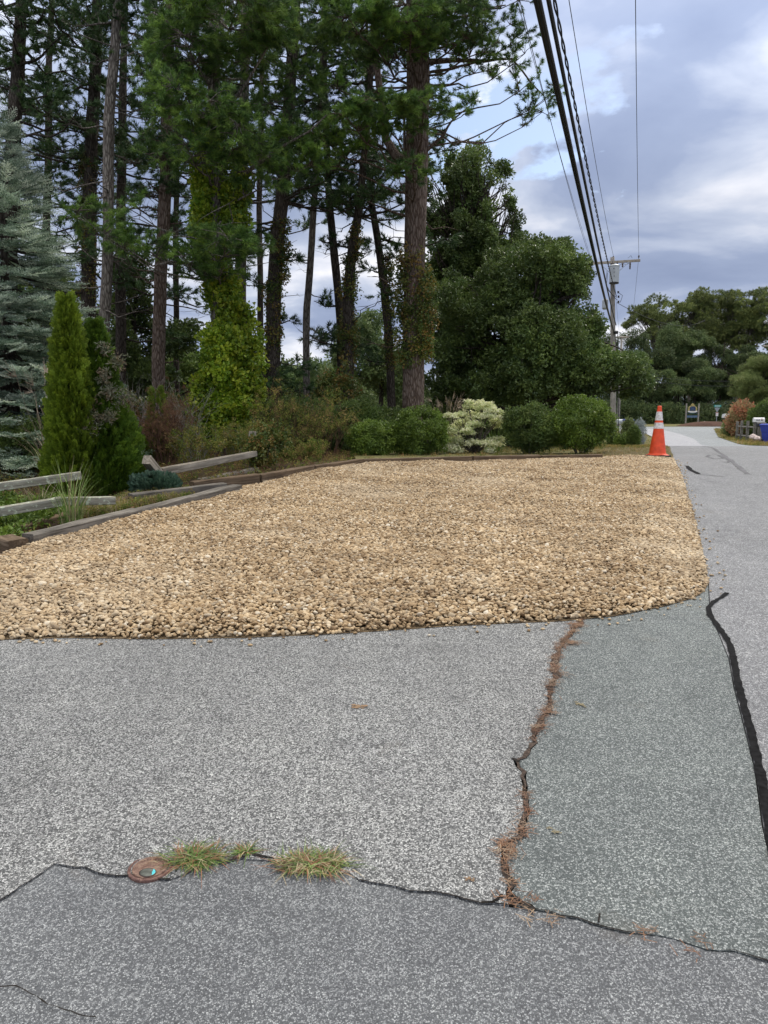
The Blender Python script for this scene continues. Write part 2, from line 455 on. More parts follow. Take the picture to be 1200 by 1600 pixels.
# ------------------------------------------------------------------ instancing of leaves, needles, pebbles, blades
def raw_mesh(name, verts, faces, mat):
    me = bpy.data.meshes.new(name)
    me.from_pydata([tuple(map(float, v)) for v in verts], [], faces)
    me.materials.append(mat); me.update()
    return me
def proto_set(name, meshes):
    c = bpy.data.collections.new(name)
    for i, me in enumerate(meshes):
        c.objects.link(bpy.data.objects.new('%s %d' % (name, i), me))
    return c
_groups = {}
def scatter_group(coll):
    if coll.name in _groups: return _groups[coll.name]
    g = bpy.data.node_groups.new('scatter ' + coll.name, 'GeometryNodeTree')
    g.interface.new_socket('Geometry', in_out='INPUT', socket_type='NodeSocketGeometry')
    g.interface.new_socket('Geometry', in_out='OUTPUT', socket_type='NodeSocketGeometry')
    gi = g.nodes.new('NodeGroupInput'); go = g.nodes.new('NodeGroupOutput')
    iop = g.nodes.new('GeometryNodeInstanceOnPoints')
    ci = g.nodes.new('GeometryNodeCollectionInfo')
    ci.inputs['Collection'].default_value = coll
    ci.inputs['Separate Children'].default_value = True
    ci.inputs['Reset Children'].default_value = True
    iop.inputs['Pick Instance'].default_value = True
    ar = g.nodes.new('GeometryNodeInputNamedAttribute'); ar.data_type = 'FLOAT_VECTOR'; ar.inputs[0].default_value = 'rot'
    asc = g.nodes.new('GeometryNodeInputNamedAttribute'); asc.data_type = 'FLOAT_VECTOR'; asc.inputs[0].default_value = 'scl'
    L = g.links
    L.new(gi.outputs[0], iop.inputs['Points'])
    L.new(ci.outputs[0], iop.inputs['Instance'])
    L.new(ar.outputs[0], iop.inputs['Rotation']); L.new(asc.outputs[0], iop.inputs['Scale'])
    L.new(iop.outputs[0], go.inputs[0])
    _groups[coll.name] = g
    return g
NINST = [0]
def scatter(name, pts, rots, scls, coll, parent=None):
    pts = np.asarray(pts, float).reshape(-1, 3); rots = np.asarray(rots, float).reshape(-1, 3)
    scls = np.asarray(scls, float)
    if scls.ndim == 1: scls = np.repeat(scls[:, None], 3, 1)
    me = bpy.data.meshes.new(name)
    me.vertices.add(len(pts)); me.vertices.foreach_set('co', pts.ravel())
    a = me.attributes.new('rot', 'FLOAT_VECTOR', 'POINT'); a.data.foreach_set('vector', rots.ravel())
    a = me.attributes.new('scl', 'FLOAT_VECTOR', 'POINT'); a.data.foreach_set('vector', scls.ravel())
    me.update()
    NINST[0] += len(pts)
    o = bpy.data.objects.new(name, me); link(o, parent)
    md = o.modifiers.new('scatter', 'NODES'); md.node_group = scatter_group(coll)
    return o
def dir_rot(d, spin=None):
    """euler angles that turn +X onto the directions d (n,3)"""
    d = np.asarray(d, float).reshape(-1, 3)
    n = np.linalg.norm(d, axis=1) + 1e-9
    az = np.arctan2(d[:, 1], d[:, 0]); el = np.arcsin(np.clip(d[:, 2] / n, -1, 1))
    sp = rng.uniform(-0.5, 0.5, len(d)) if spin is None else (rng.uniform(0, 6.28, len(d)) if spin == 'any' else np.full(len(d), spin))
    return np.stack([sp, -el, az], 1)

def rdir():
    v = Vector((random.gauss(0, 1), random.gauss(0, 1), random.gauss(0, 1)))
    return v.normalized()
def p_needles(mat, stem=0.10, L=0.10, w=0.0045, n=34, forward=0.8):
    vs, fs = [], []
    for i in range(n):
        b = Vector((stem * random.uniform(0, 1) ** 0.7, 0, 0))
        d = rdir(); d = (Vector((forward, 0, 0.12)) + d * 0.75).normalized()
        s = d.cross(rdir()).normalized() * w * 0.5
        k = len(vs); tip = b + d * L * random.uniform(0.75, 1.1) + Vector((0, 0, -0.008))
        vs += [b - s, b + s, tip]; fs.append([k, k + 1, k + 2])
    return raw_mesh('needle tuft', vs, fs, mat)
def p_leaves(mat, n=14, spread=0.11, L=0.06, wd=0.5, droop=0.0, up=0.6, flat=0.7, name='leaf cluster'):
    vs, fs = [], []
    for i in range(n):
        c = rdir() * spread * random.uniform(0.3, 1) ** 0.6; c.z *= flat
        nrm = (rdir() + Vector((0, 0, up))).normalized()
        d = nrm.cross(rdir()).normalized(); d = (d + Vector((0, 0, -droop)) + c.normalized() * 0.4).normalized()
        s = d.cross(nrm).normalized(); nn = s.cross(d).normalized()
        l = L * random.uniform(0.7, 1.2); h = l * wd * 0.5
        k = len(vs)
        vs += [c, c + d * l * 0.45 + s * h + nn * h * 0.35, c + d * l - nn * l * 0.12, c + d * l * 0.45 - s * h + nn * h * 0.35]
        fs += [[k, k + 1, k + 2], [k, k + 2, k + 3]]
    return raw_mesh(name, vs, fs, mat)
def p_sprig(mat, L=0.34):
    """flat spray of a spruce: side shoots furred with short needles"""
    vs, fs = [], []
    shoots = [(Vector((0, 0, 0)), Vector((L, 0, 0.015)))]
    for i in range(5):
        x = L * (0.15 + 0.16 * i)
        for s in (-1, 1):
            l = L * (0.52 - 0.075 * i) * random.uniform(0.8, 1.1)
            a = random.uniform(0.75, 0.95)
            b = Vector((x, 0, 0.0)); shoots.append((b, b + Vector((math.cos(a) * l, s * math.sin(a) * l, random.uniform(0.0, 0.03)))))
    for a, b in shoots:
        ax = (b - a); ln = ax.length; ax.normalize()
        for j in range(int(ln * 115)):
            p = a + (b - a) * random.uniform(0.05, 1)
            r = rdir(); r = (r - ax * r.dot(ax)).normalized()
            if r.z < -0.3: r.z *= -0.6
            d = (r * 0.8 + ax * 0.65).normalized(); s = d.cross(rdir()).normalized() * 0.006
            k = len(vs); vs += [p - s, p + s, p + d * random.uniform(0.019, 0.027)]; fs.append([k, k + 1, k + 2])
    return raw_mesh('spruce spray', vs, fs, mat)
def p_fan(mat, L=0.13):
    """flat fan of arborvitae scale foliage"""
    vs, fs = [], []
    def strip(a, b, w):
        d = (b - a).normalized(); s = d.cross(Vector((0, 0, 1)) + rdir() * 0.35).normalized() * w
        k = len(vs); m = (a + b) / 2
        vs.extend([a - s * 0.5, m - s, b, m + s, a + s * 0.5])
        fs.append([k, k + 1, k + 2]); fs.append([k, k + 2, k + 3]); fs.append([k, k + 3, k + 4])
    strip(Vector((0, 0, 0)), Vector((L, 0, 0)), 0.006)
    for i in range(5):
        x = L * (0.1 + 0.17 * i)
        for s in (-1, 1):
            l = L * (0.5 - 0.06 * i) * random.uniform(0.8, 1.2); a = random.uniform(0.5, 0.9)
            b = Vector((x, 0, 0)); e_ = b + Vector((math.cos(a) * l, s * math.sin(a) * l, random.uniform(-0.01, 0.01)))
            strip(b, e_, 0.007)
            m = (b + e_) / 2; strip(m, m + Vector((l * 0.45, s * l * 0.12, random.uniform(-0.008, 0.008))), 0.006)
            strip(m, m + Vector((l * 0.1, s * l * 0.42, random.uniform(-0.008, 0.008))), 0.006)
    return raw_mesh('scale fan', vs, fs, mat)
def p_blades(mat, n=12, h=0.12, w=0.006, spread=0.05, lean=0.5, seg=2):
    vs, fs = [], []
    for i in range(n):
        b = Vector((random.uniform(-spread, spread), random.uniform(-spread, spread), -0.005))
        az = random.uniform(0, 6.28); o = Vector((math.cos(az), math.sin(az), 0)); s = Vector((-o.y, o.x, 0)) * w / 2
        hh = h * random.uniform(0.5, 1.15); ln = lean * random.uniform(0.2, 1.2)
        k = len(vs)
        for j in range(seg + 1):
            t = j / seg
            c = b + Vector((0, 0, hh * (t - 0.35 * ln * t * t))) + o * (hh * ln * t * t)
            if j < seg: vs += [c - s * (1 - 0.5 * t), c + s * (1 - 0.5 * t)]
            else: vs += [c]
        for j in range(seg - 1): fs.append([k + 2*j, k + 2*j + 1, k + 2*j + 3, k + 2*j + 2])
        q = k + 2 * (seg - 1); fs.append([q, q + 1, q + 2])
    return raw_mesh('grass blades', vs, fs, mat)
def p_pebble(mat, seed):
    bm = bmesh.new(); bmesh.ops.create_icosphere(bm, subdivisions=2, radius=1.0)
    off = Vector((seed * 7.3, seed * 3.1, 0))
    for v in bm.verts:
        k = 1 + 0.33 * noise.noise(v.co * 1.1 + off) + 0.12 * noise.noise(v.co * 3 + off)
        v.co *= k; v.co.x *= 1.15; v.co.y *= 0.86; v.co.z *= 0.58
    me = bpy.data.meshes.new('pebble'); bm.to_mesh(me); bm.free()
    me.materials.append(mat)
    me.polygons.foreach_set('use_smooth', [True] * len(me.polygons))
    return me
# ================================================================== ground, paving, gravel
def drape(poly, lift, step=0.8, thick=0.0):
    """a polygon in x, y laid on the ground profile"""
    bm = bmesh.new()
    vs = [bm.verts.new((p[0], p[1], 0)) for p in poly]
    for tri in tessellate_polygon([[Vector((p[0], p[1], 0)) for p in poly]]):
        try: bm.faces.new([vs[i] for i in tri])
        except ValueError: pass
    ys = [p[1] for p in poly]; y = math.floor(min(ys) / step) * step
    while y < max(ys):
        if y > min(ys):
            bmesh.ops.bisect_plane(bm, geom=bm.verts[:] + bm.edges[:] + bm.faces[:], plane_co=(0, y, 0), plane_no=(0, 1, 0), dist=1e-5)
        y += step if y < 30 else (3.0 if y < 70 else 10.0)
    bmesh.ops.triangulate(bm, faces=[f for f in bm.faces if len(f.verts) > 4])
    if thick:
        be = [e_ for e_ in bm.edges if e_.is_boundary]
        r = bmesh.ops.extrude_edge_only(bm, edges=be)
        low = {v for v in r['geom'] if isinstance(v, bmesh.types.BMVert)}
    else: low = set()
    for v in bm.verts:
        v.co.z = float(G(v.co.y)) + lift - (thick if v in low else 0)
    bmesh.ops.recalc_face_normals(bm, faces=bm.faces[:])
    top = [f for f in bm.faces if abs(f.normal.z) > 0.5]
    if top and sum(f.normal.z for f in top) < 0: bmesh.ops.reverse_faces(bm, faces=bm.faces[:])
    return bm
def sheet(name, poly, lift, mat, thick=0.0, kind='structure', step=0.8, parent=None):
    bm = drape(poly, lift, step, thick)
    me = bpy.data.meshes.new(name); bm.to_mesh(me); bm.free()
    me.materials.append(mat)
    o = bpy.data.objects.new(name, me); link(o, parent)
    if kind: o['kind'] = kind
    return o
def ribbon_poly(pl, widths):
    """outline of a strip of varying width along a polyline of x, y points"""
    n = len(pl); Lf, Rt = [], []
    for i in range(n):
        a = np.array(pl[max(0, i - 1)][:2]); b = np.array(pl[min(n - 1, i + 1)][:2])
        t = b - a; t = t / (np.linalg.norm(t) + 1e-9); nn = np.array([-t[1], t[0]])
        w = widths[i] if hasattr(widths, '__len__') else widths
        p = np.array(pl[i][:2]); Lf.append(p + nn * w / 2); Rt.append(p - nn * w / 2)
    return [tuple(p) for p in Lf] + [tuple(p) for p in Rt[::-1]]
def ribbon(name, pl, widths, lift, mat, kind=None, jag=0.0, parent=None):
    """strip laid on the ground, built quad by quad so that it may bend freely"""
    n = len(pl); vs = []
    for i in range(n):
        a = np.array(pl[max(0, i - 1)][:2], float); b = np.array(pl[min(n - 1, i + 1)][:2], float)
        t = b - a; t = t / (np.linalg.norm(t) + 1e-9); nn = np.array([-t[1], t[0]])
        w = widths[i] if hasattr(widths, '__len__') else widths
        p = np.array(pl[i][:2], float)
        for s in (1, -1):
            q = p + nn * s * (w / 2 + random.uniform(-jag, jag)); vs.append((q[0], q[1], float(G(q[1])) + lift))
    mb = MB(); mb.add(vs, [[2*i, 2*i+1, 2*i+3, 2*i+2] for i in range(n - 1)])
    o = mb.build(name, mat, parent)
    if kind: o['kind'] = kind
    return o
def jag_line(pts, step, amp, seed=0):
    """resample a ground polyline and roughen it sideways"""
    out = []
    rs = resample([tuple(p[:2]) for p in pts], step)
    for i, p in enumerate(rs):
        k = amp if 0 < i < len(rs) - 1 else 0
        out.append((p[0] + k * noise.noise(Vector((p[0] * 9, p[1] * 9, seed))) + k * 0.5 * noise.noise(Vector((p[0] * 31, p[1] * 31, seed + 5))),
                    p[1] + k * noise.noise(Vector((p[0] * 9, p[1] * 9, seed + 11))) + k * 0.5 * noise.noise(Vector((p[0] * 31, p[1] * 31, seed + 17)))))
    return out
def gpx(l): return [tuple(gp(*p)[:2]) for p in l]

# gravel outline (photo pixels -> ground)
g_front = gpx([(-260, 1003), (0, 1001), (100, 998), (240, 1000), (380, 998), (500, 993), (600, 987), (700, 980), (800, 975), (880, 972), (905, 969), (960, 964), (1040, 948), (1085, 935)])
g_corner = gpx([(1100, 925), (1108, 912), (1104, 895)])
g_right = gpx([(1096, 850), (1080, 790), (1066, 745), (1052, 717)])
g_back = gpx([(940, 716), (760, 721), (560, 728)])
g_left = gpx([(480, 742), (420, 756), (370, 770), (290, 793), (150, 825), (55, 856), (0, 884), (-120, 930)])
GRAVEL = g_front + g_corner + g_right + g_back + g_left

# terrain: one sheet to the horizon, with the garden side a little uneven
def land(x, y):
    z = float(G(y)) - 0.06
    if y > 5 and y < 60:
        # left garden and wood floor
        k = min(1, max(0, (-x - 0.2 * y + 2.2) / 3)) if y < 13.6 else 1
        z += 0.05 * k * noise.noise(Vector((x * 0.6, y * 0.6, 0)))
    return z
txs = sorted(set([-600, -300, -150, -80, -50, -36] + [x * 1.5 for x in range(-20, 30)] + [50, 60, 80, 110, 160, 300, 600]))
tys = sorted(set([-40, -25, -15, -8, -3] + [y * 0.75 for y in range(0, 60)] + list(range(46, 100, 4)) + [110, 130, 160, 220, 400, 690]))
mb = MB()
mb.add([(x, y, land(x, y)) for y in tys for x in txs],
       [[j*len(txs)+i, j*len(txs)+i+1, (j+1)*len(txs)+i+1, (j+1)*len(txs)+i] for j in range(len(tys)-1) for i in range(len(txs)-1)])
mb.build('ground', M_EARTH, smooth=True)['kind'] = 'structure'

# seams between the asphalt sheets
seamA = gpx([(-420, 1700), (-130, 1510), (0, 1410), (85, 1352), (150, 1362), (205, 1372), (265, 1376), (350, 1337), (430, 1345), (545, 1368), (600, 1385), (700, 1402), (790, 1415), (880, 1432), (1000, 1460), (1100, 1480), (1200, 1503), (1420, 1545)])
seamA = jag_line(seamA, 0.035, 0.018, 1)
crackB_px = [(915, 955), (905, 975), (885, 1000), (868, 1030), (862, 1080), (850, 1110), (838, 1150), (812, 1190), (818, 1230), (822, 1285), (800, 1320), (785, 1365), (795, 1395), (800, 1416)]
crackB = jag_line(gpx(crackB_px), 0.03, 0.032, 3)
roadC_px = [(1106, 905), (1108, 945), (1120, 985), (1138, 1030), (1146, 1075), (1160, 1130), (1178, 1200), (1190, 1290), (1215, 1400), (1240, 1510)]
roadC = gpx(roadC_px)
def off(pl, dx, dy): return [(p[0] + dx, p[1] + dy) for p in pl]

# lowest layer: dark base that shows in the cracks
base_poly = [(-14, -9), (16, -9), (16, 27.6)] + [(10.8, 27.6), (5.6, 14.2), (5.0, 12.5), (2.4, 6.2), (-6.5, 6.2), (-14, 5.0)]
sheet('road_base', base_poly, -0.018, M_CRACK)
# foreground sheet
sheet('asphalt_foreground', off(seamA, 0, -0.003) + [(14, float(seamA[-1][1])), (14, -8), (-13, -8), (-13, float(seamA[0][1]))], 0.0, M_FORE, 0.015, step=0.5)
ix = min(range(len(seamA)), key=lambda i: (seamA[i][0] - crackB[-1][0]) ** 2 + (seamA[i][1] - crackB[-1][1]) ** 2)
ic = min(range(len(seamA)), key=lambda i: (seamA[i][0] - roadC[-1][0]) ** 2 + (seamA[i][1] - roadC[-1][1]) ** 2)
top_y = 5.9
sheet('asphalt_driveway', off(seamA[:ix], 0, 0.002) + off(crackB[::-1], -0.010, 0.0) + [(crackB[0][0], top_y), (-12.5, top_y), (-12.5, float(seamA[0][1]))], 0.003, M_DRIVE, 0.018, step=0.5)
sheet('asphalt_patch', off(seamA[ix + 1:ic], 0, 0.003) + roadC[::-1][1:] + [(roadC[0][0], top_y), (crackB[0][0] + 0.02, top_y)] + off(crackB, 0.010, 0.0), 0.001, M_PATCH, 0.016, step=0.5)
rx = [(roadC[0][0] + 0.02, top_y)] + [(p[0] + 0.006, p[1]) for p in roadC] + [(p[0], p[1] + 0.005) for p in seamA[ic + 1:]]
seam_far = gpx([(1020, 697), (1110, 697.2), (1290, 698)])
sheet('road', rx + [(13.6, float(seamA[-1][1])), (13.6, 14)] + [(15.5, 29.75), (11.38, 29.75), (5.2, 13.4), (2.4, 6.8)], 0.0, M_ROAD, 0.016, step=0.8)
# beyond the cross seam
left_edge = [(11.38, 29.76), (17.44, 47.0), (20.54, 57.3), (23.7, 68.0), (25.6, 76.0)]
lane_split = [(13.15, 29.76), (20.74, 49.6), (24.88, 62.5), (27.7, 73.2), (28.0, 81.5)]
far_right = [(15.5, 29.76), (17.9, 36.4), (20.9, 44.7), (24.3, 54.0), (28.75, 64.3), (34.5, 77.7)]
sheet('road_pale_lane', left_edge + [(22, 82)] + lane_split[::-1], 0.004, M_PALELANE, step=2.0)
sheet('road_far', lane_split + [(10, 82), (8, 88.5), (62, 88.5), (62, 80)] + far_right[::-1], 0.0, M_NEWROAD, step=2.0)

# gravel bed and pebbles
sheet('gravel_bed', GRAVEL, 0.006, M_GRAVELBED)
def pebble_mat():
    m, nt, b, _ = new_mat('tan river pebbles')
    oi = nt.nodes.new('ShaderNodeObjectInfo')
    c = ramp(nt, oi.outputs['Random'], [(0.0, (0.22, 0.15, 0.085)), (0.18, (0.36, 0.26, 0.15)), (0.42, (0.50, 0.375, 0.225)), (0.52, (0.40, 0.34, 0.25)), (0.68, (0.57, 0.44, 0.27)), (0.85, (0.66, 0.54, 0.37)), (0.95, (0.66, 0.57, 0.42)), (1.0, (0.80, 0.75, 0.64))])
    nz = tex(nt, 'Noise', 0.55, oi.outputs['Location'], 3, 0.6)
    c2 = mixc(nt, ramp(nt, nz.outputs[0], [(0.54, (0, 0, 0)), (0.68, (0.34,) * 3)]), c, (0.76, 0.68, 0.53))
    nz2 = tex(nt, 'Noise', 1.6, oi.outputs['Location'], 3, 0.6)
    c3 = mixc(nt, 1.0, c2, ramp(nt, nz2.outputs[0], [(0.35, (0.82, 0.78, 0.74)), (0.65, (1.08, 1.06, 1.04))]), 'MULTIPLY')
    v = coords(nt)
    n = tex(nt, 'Noise', 1.8, v, 5)
    c4 = mixc(nt, 1.0, c3, ramp(nt, n.outputs[0], [(0.3, (0.71, 0.69, 0.65)), (0.7, (1.02, 1.0, 0.95))]), 'MULTIPLY')
    nt.links.new(c4, b.inputs['Base Color'])
    b.inputs['Roughness'].default_value = 0.75; b.inputs['Specular IOR Level'].default_value = 0.3
    return m
M_PEBBLE = pebble_mat()
PEB = proto_set('pebbles', [p_pebble(M_PEBBLE, s) for s in range(7)])
poly = np.array(GRAVEL)
def inside(P, poly):
    x, y = P[:, 0], P[:, 1]; res = np.zeros(len(P), bool); j = len(poly) - 1
    for i in range(len(poly)):
        xi, yi = poly[i]; xj, yj = poly[j]
        c = ((yi > y) != (yj > y)) & (x < (xj - xi) * (y - yi) / (yj - yi + 1e-12) + xi)
        res ^= c; j = i
    return res
def dist_line(P, pl):
    best = np.full(len(P), 1e9)
    for a, b in zip(pl[:-1], pl[1:]):
        a = np.array(a); b = np.array(b); ab = b - a
        t = np.clip(((P - a) @ ab) / (ab @ ab), 0, 1)
        best = np.minimum(best, np.linalg.norm(P - (a + t[:, None] * ab), axis=1))
    return best
def pebbles():
    sp = 0.0205
    gx, gy = np.meshgrid(np.arange(-8.6, 5.8, sp), np.arange(3.9, 13.9, sp * 0.9))
    P = np.stack([gx.ravel(), gy.ravel()], 1) + rng.uniform(-0.5, 0.5, (gx.size, 2)) * sp * 1.1
    # a wavering edge
    vis = np.abs(P[:, 0]) < P[:, 1] * 0.52 + 1.6
    P = P[vis]; P = P[inside(P, poly)]
    edge = g_front + g_corner + g_right
    d = dist_line(P, edge)
    keep = d > 0.004 + 0.015 * (np.sin(P[:, 0] * 7) * 0.5 + 0.5) * rng.uniform(0, 1, len(P))
    P = P[keep]; d = d[keep]
    back = np.clip((P[:, 1] - 5.5) / 7.5, 0, 1)
    mound = 0.010 + (0.066 - 0.045 * back) * (1 - np.exp(-d / 0.16)) + 0.012 * np.sin(P[:, 0] * 5.3 + P[:, 1] * 3.1) * np.sin(P[:, 1] * 6.1 - P[:, 0]) * np.clip(d * 3, 0, 1) + 0.018 * np.sin(P[:, 0] * 2.1 + 1) * np.sin(P[:, 1] * 2.7) * np.clip(d * 2, 0, 1)
    z = G(P[:, 1]) + mound + rng.uniform(-0.006, 0.008, len(P))
    s = rng.lognormal(math.log(0.0122), 0.26, len(P)).clip(0.0065, 0.025)
    rot = np.stack([rng.normal(0, 0.38, len(P)), rng.normal(0, 0.38, len(P)), rng.uniform(0, 6.28, len(P))], 1)
    scl = s[:, None] * rng.uniform(0.72, 1.3, (len(P), 3))
    # strays rolled onto the asphalt beside the edge
    E = np.array(resample(edge, 0.05)); k = 260
    Q = E[rng.integers(20, len(E), k)] + np.stack([rng.normal(0, 0.05, k), -np.abs(rng.normal(0.0, 0.07, k) ** 1)], 1)
    Q = Q[~inside(Q, poly)]
    zq = G(Q[:, 1]) + 0.009
    PP = np.vstack([np.column_stack([P, z]), np.column_stack([Q, zq])])
    rr = np.vstack([rot, np.stack([np.zeros(len(Q)), np.zeros(len(Q)), rng.uniform(0, 6, len(Q))], 1)])
    ss = np.vstack([scl, rng.uniform(0.004, 0.013, (len(Q), 1)) * np.ones((1, 3))])
    # under the pebbles the mound itself
    return PP, rr, ss
PP, rr, ss = pebbles()
tag(scatter('gravel', PP, rr, ss, PEB), 'wide bed of tan and cream river pebbles heaped between the driveway and the garden timbers', 'gravel', kind='stuff')
# mound body under the pebbles
inner = []
cx, cy = poly[:, 0].mean(), poly[:, 1].mean()
sheet('gravel_mound', [(p[0] + (cx - p[0]) * 0.035, p[1] + (cy - p[1]) * 0.035) for p in GRAVEL], 0.020, M_GRAVELBED)

# tar strip, worn tar lines and cracks on the road
tar_px = [(1136, 927), (1128, 934), (1115, 941), (1107, 950), (1109, 962), (1120, 978), (1135, 998), (1143, 1015), (1148, 1040), (1153, 1070), (1163, 1105), (1172, 1140), (1181, 1180), (1190, 1215), (1197, 1255), (1204, 1300), (1222, 1400)]
tl = resample(gpx(tar_px), 0.03)
wd = [0.027 + 0.009 * min(1, i / 30) + 0.009 * noise.noise(Vector((i * 0.31, 0, 0))) for i in range(len(tl))]
ribbon('tar_strip', tl, wd, 0.0062, M_TAR, 'structure', 0.004)
for name, px_l, w in [('tar_line', [(1073, 728), (1080, 735), (1092, 741)], 0.10), ('tar_line', [(1090, 741), (1110, 743), (1132, 745)], 0.025),
                      ('tar_line', [(1098, 697.3), (1110, 699), (1122, 706), (1136, 716), (1152, 728), (1168, 741)], 0.10),
                      ('tar_line', [(1104, 714), (1108, 711), (1122, 711), (1131, 716)], 0.09),
                      ('tar_line', [(1104, 714), (1116, 717), (1130, 716)], 0.05), ('tar_line', [(1128, 722), (1137, 723), (1141, 719)], 0.07),
                      ('tar_line', [(1052, 697), (1060, 697.6)], 0.2)]:
    pl = resample(gpx(px_l), 0.12)
    ribbon(name, pl, [w * (0.6 + 0.8 * abs(noise.noise(Vector((i * 0.5, 3, 1))))) for i in range(len(pl))], 0.004, M_TAR if px_l[0][0] in (1073,) else M_FADEDTAR, 'structure', 0.008)
for i, (px_l, w) in enumerate([([(0, 1545), (25, 1545), (55, 1562), (100, 1578), (150, 1592)], 0.004), ([(935, 1445), (937, 1430)], 0.008), ([(340, 1350), (390, 1338), (430, 1345)], 0.010),
                               ([(785, 1400), (770, 1412), (752, 1412)], 0.010), ([(800, 1400), (815, 1415), (835, 1425)], 0.016), ([(800, 1187), (812, 1192)], 0.014)]):
    pl = jag_line(gpx(px_l), 0.02, 0.012, i)
    ribbon('pavement_crack', pl, [w * random.uniform(0.3, 1.2) for _ in pl], 0.0065, M_CRACK, 'structure')
# widened dark parts of the seams
pl = [p for p in seamA if gp(560, 1300).x < p[0] < 1.4]
ribbon('pavement_crack', pl, [0.007 * max(0.05, 0.7 + 2.2 * noise.noise(Vector((i * 0.11, 0, 2)))) for i in range(len(pl))], 0.0055, M_CRACK, 'structure')
pl = [p for p in seamA if -1.4 < p[0] < gp(280, 1376).x]
ribbon('pavement_crack', pl, [0.004 * max(0.2, 1 + 1.4 * noise.noise(Vector((i * 0.11, 0, 2)))) for i in range(len(pl))], 0.0055, M_CRACK, 'structure')
M_DIRT = soil('reddish dirt with needles', (0.035, 0.03, 0.026), (0.12, 0.09, 0.072), (0.27, 0.21, 0.17), 90)
wdt = []
for i, p in enumerate(crackB):
    t = i / len(crackB)
    wdt.append((0.062 - 0.042 * min(1, t * 1.6)) * (0.25 + 1.5 * abs(noise.noise(Vector((i * 0.16, 7, 0))))) + 0.005)
ribbon('crack_dirt', crackB, wdt, 0.0055, M_DIRT, 'structure', 0.008)

# needle litter in the long crack
M_LITTER = foliage('dry pine needle litter', [(0.19, 0.095, 0.055), (0.27, 0.16, 0.10), (0.12, 0.07, 0.05), (0.36, 0.27, 0.19)], 0.3, 0.0, 0.9)
def p_litter(mat):
    vs, fs = [], []
    for i in range(8):
        c = Vector((random.gauss(0, .013), random.gauss(0, .016), random.uniform(0, .003)))
        a = random.uniform(0, 6.28); d = Vector((math.cos(a), math.sin(a), random.uniform(-.02, .12))) * random.uniform(0.007, 0.024); s = Vector((-d.y, d.x, 0)).normalized() * 0.0011
        k = len(vs); vs += [c - d - s, c - d + s, c + d + s, c + d - s]; fs.append([k, k+1, k+2, k+3])
    return raw_mesh('needle litter', vs, fs, mat)
LIT = proto_set('litter', [p_litter(M_LITTER) for _ in range(4)])
pts = []
for i, p in enumerate(crackB):
    dens = noise.noise(Vector((i * 0.06, 2.3, 0))) + (0.55 if i < len(crackB) * 0.62 else 0.05)
    if dens > 0.05:
        for _ in range(int(3.2 * dens + random.random())):
            w = wdt[i] * 0.7
            pts.append((p[0] + random.gauss(0, w * 0.45), p[1] + random.gauss(0, 0.02), float(G(p[1])) + 0.008))
c0 = gp(796, 1328)
for _ in range(16): pts.append((c0.x + random.gauss(0, .010), c0.y + random.gauss(0, .025), c0.z + random.uniform(0.006, 0.012)))
for cpx, cpy, n in [(1010, 1463, 2), (1085, 1484, 2), (830, 1425, 3), (870, 1436, 2), (800, 1410, 3), (903, 978, 26), (893, 1005, 22)]:
    c = gp(cpx, cpy)
    for _ in range(n): pts.append((c.x + random.gauss(0, .018), c.y + random.gauss(0, .018), c.z + 0.007))
n = len(pts)
tag(scatter('needle_litter', pts, np.stack([np.zeros(n), np.zeros(n), rng.uniform(0, 6.28, n)], 1), rng.uniform(0.6, 1.2, n), LIT),
    'rusty dead pine needles caught in the long pavement crack', 'needle litter', kind='stuff')
# stains: small dirt spots on the asphalt
M_SPOT = soil('orange clay spot', (0.30, 0.20, 0.12), (0.42, 0.28, 0.17), (0.5, 0.4, 0.28), 90)
M_SPOTY = soil('yellow paint spot', (0.28, 0.26, 0.2), (0.42, 0.36, 0.22), (0.55, 0.48, 0.3), 90)
for (px_, py_, rw, m_) in [(559, 1105, 0.038, M_SPOT), (908, 1103, 0.026, M_SPOTY), (900, 1098, 0.012, M_SPOTY), (914, 1106, 0.010, M_SPOTY), (733, 1376, 0.018, M_SPOT), (870, 1302, 0.016, M_SPOTY), (858, 1296, 0.010, M_SPOTY)]:
    c = gp(px_, py_)
    for q in range(14):
        a0 = random.uniform(0, 6.28); rr_ = rw * random.uniform(0, 1) ** 0.7
        qx, qy = c.x + math.cos(a0) * rr_, c.y + math.sin(a0) * rr_ * 0.7
        sz = rw * random.uniform(0.12, 0.4)
        sheet('dirt_spot', [(qx + sz * math.cos(a) * random.uniform(.6, 1.1), qy + sz * 0.8 * math.sin(a) * random.uniform(.6, 1.1)) for a in [k * 0.785 for k in range(8)]], 0.0052 + q * 0.0001, m_)

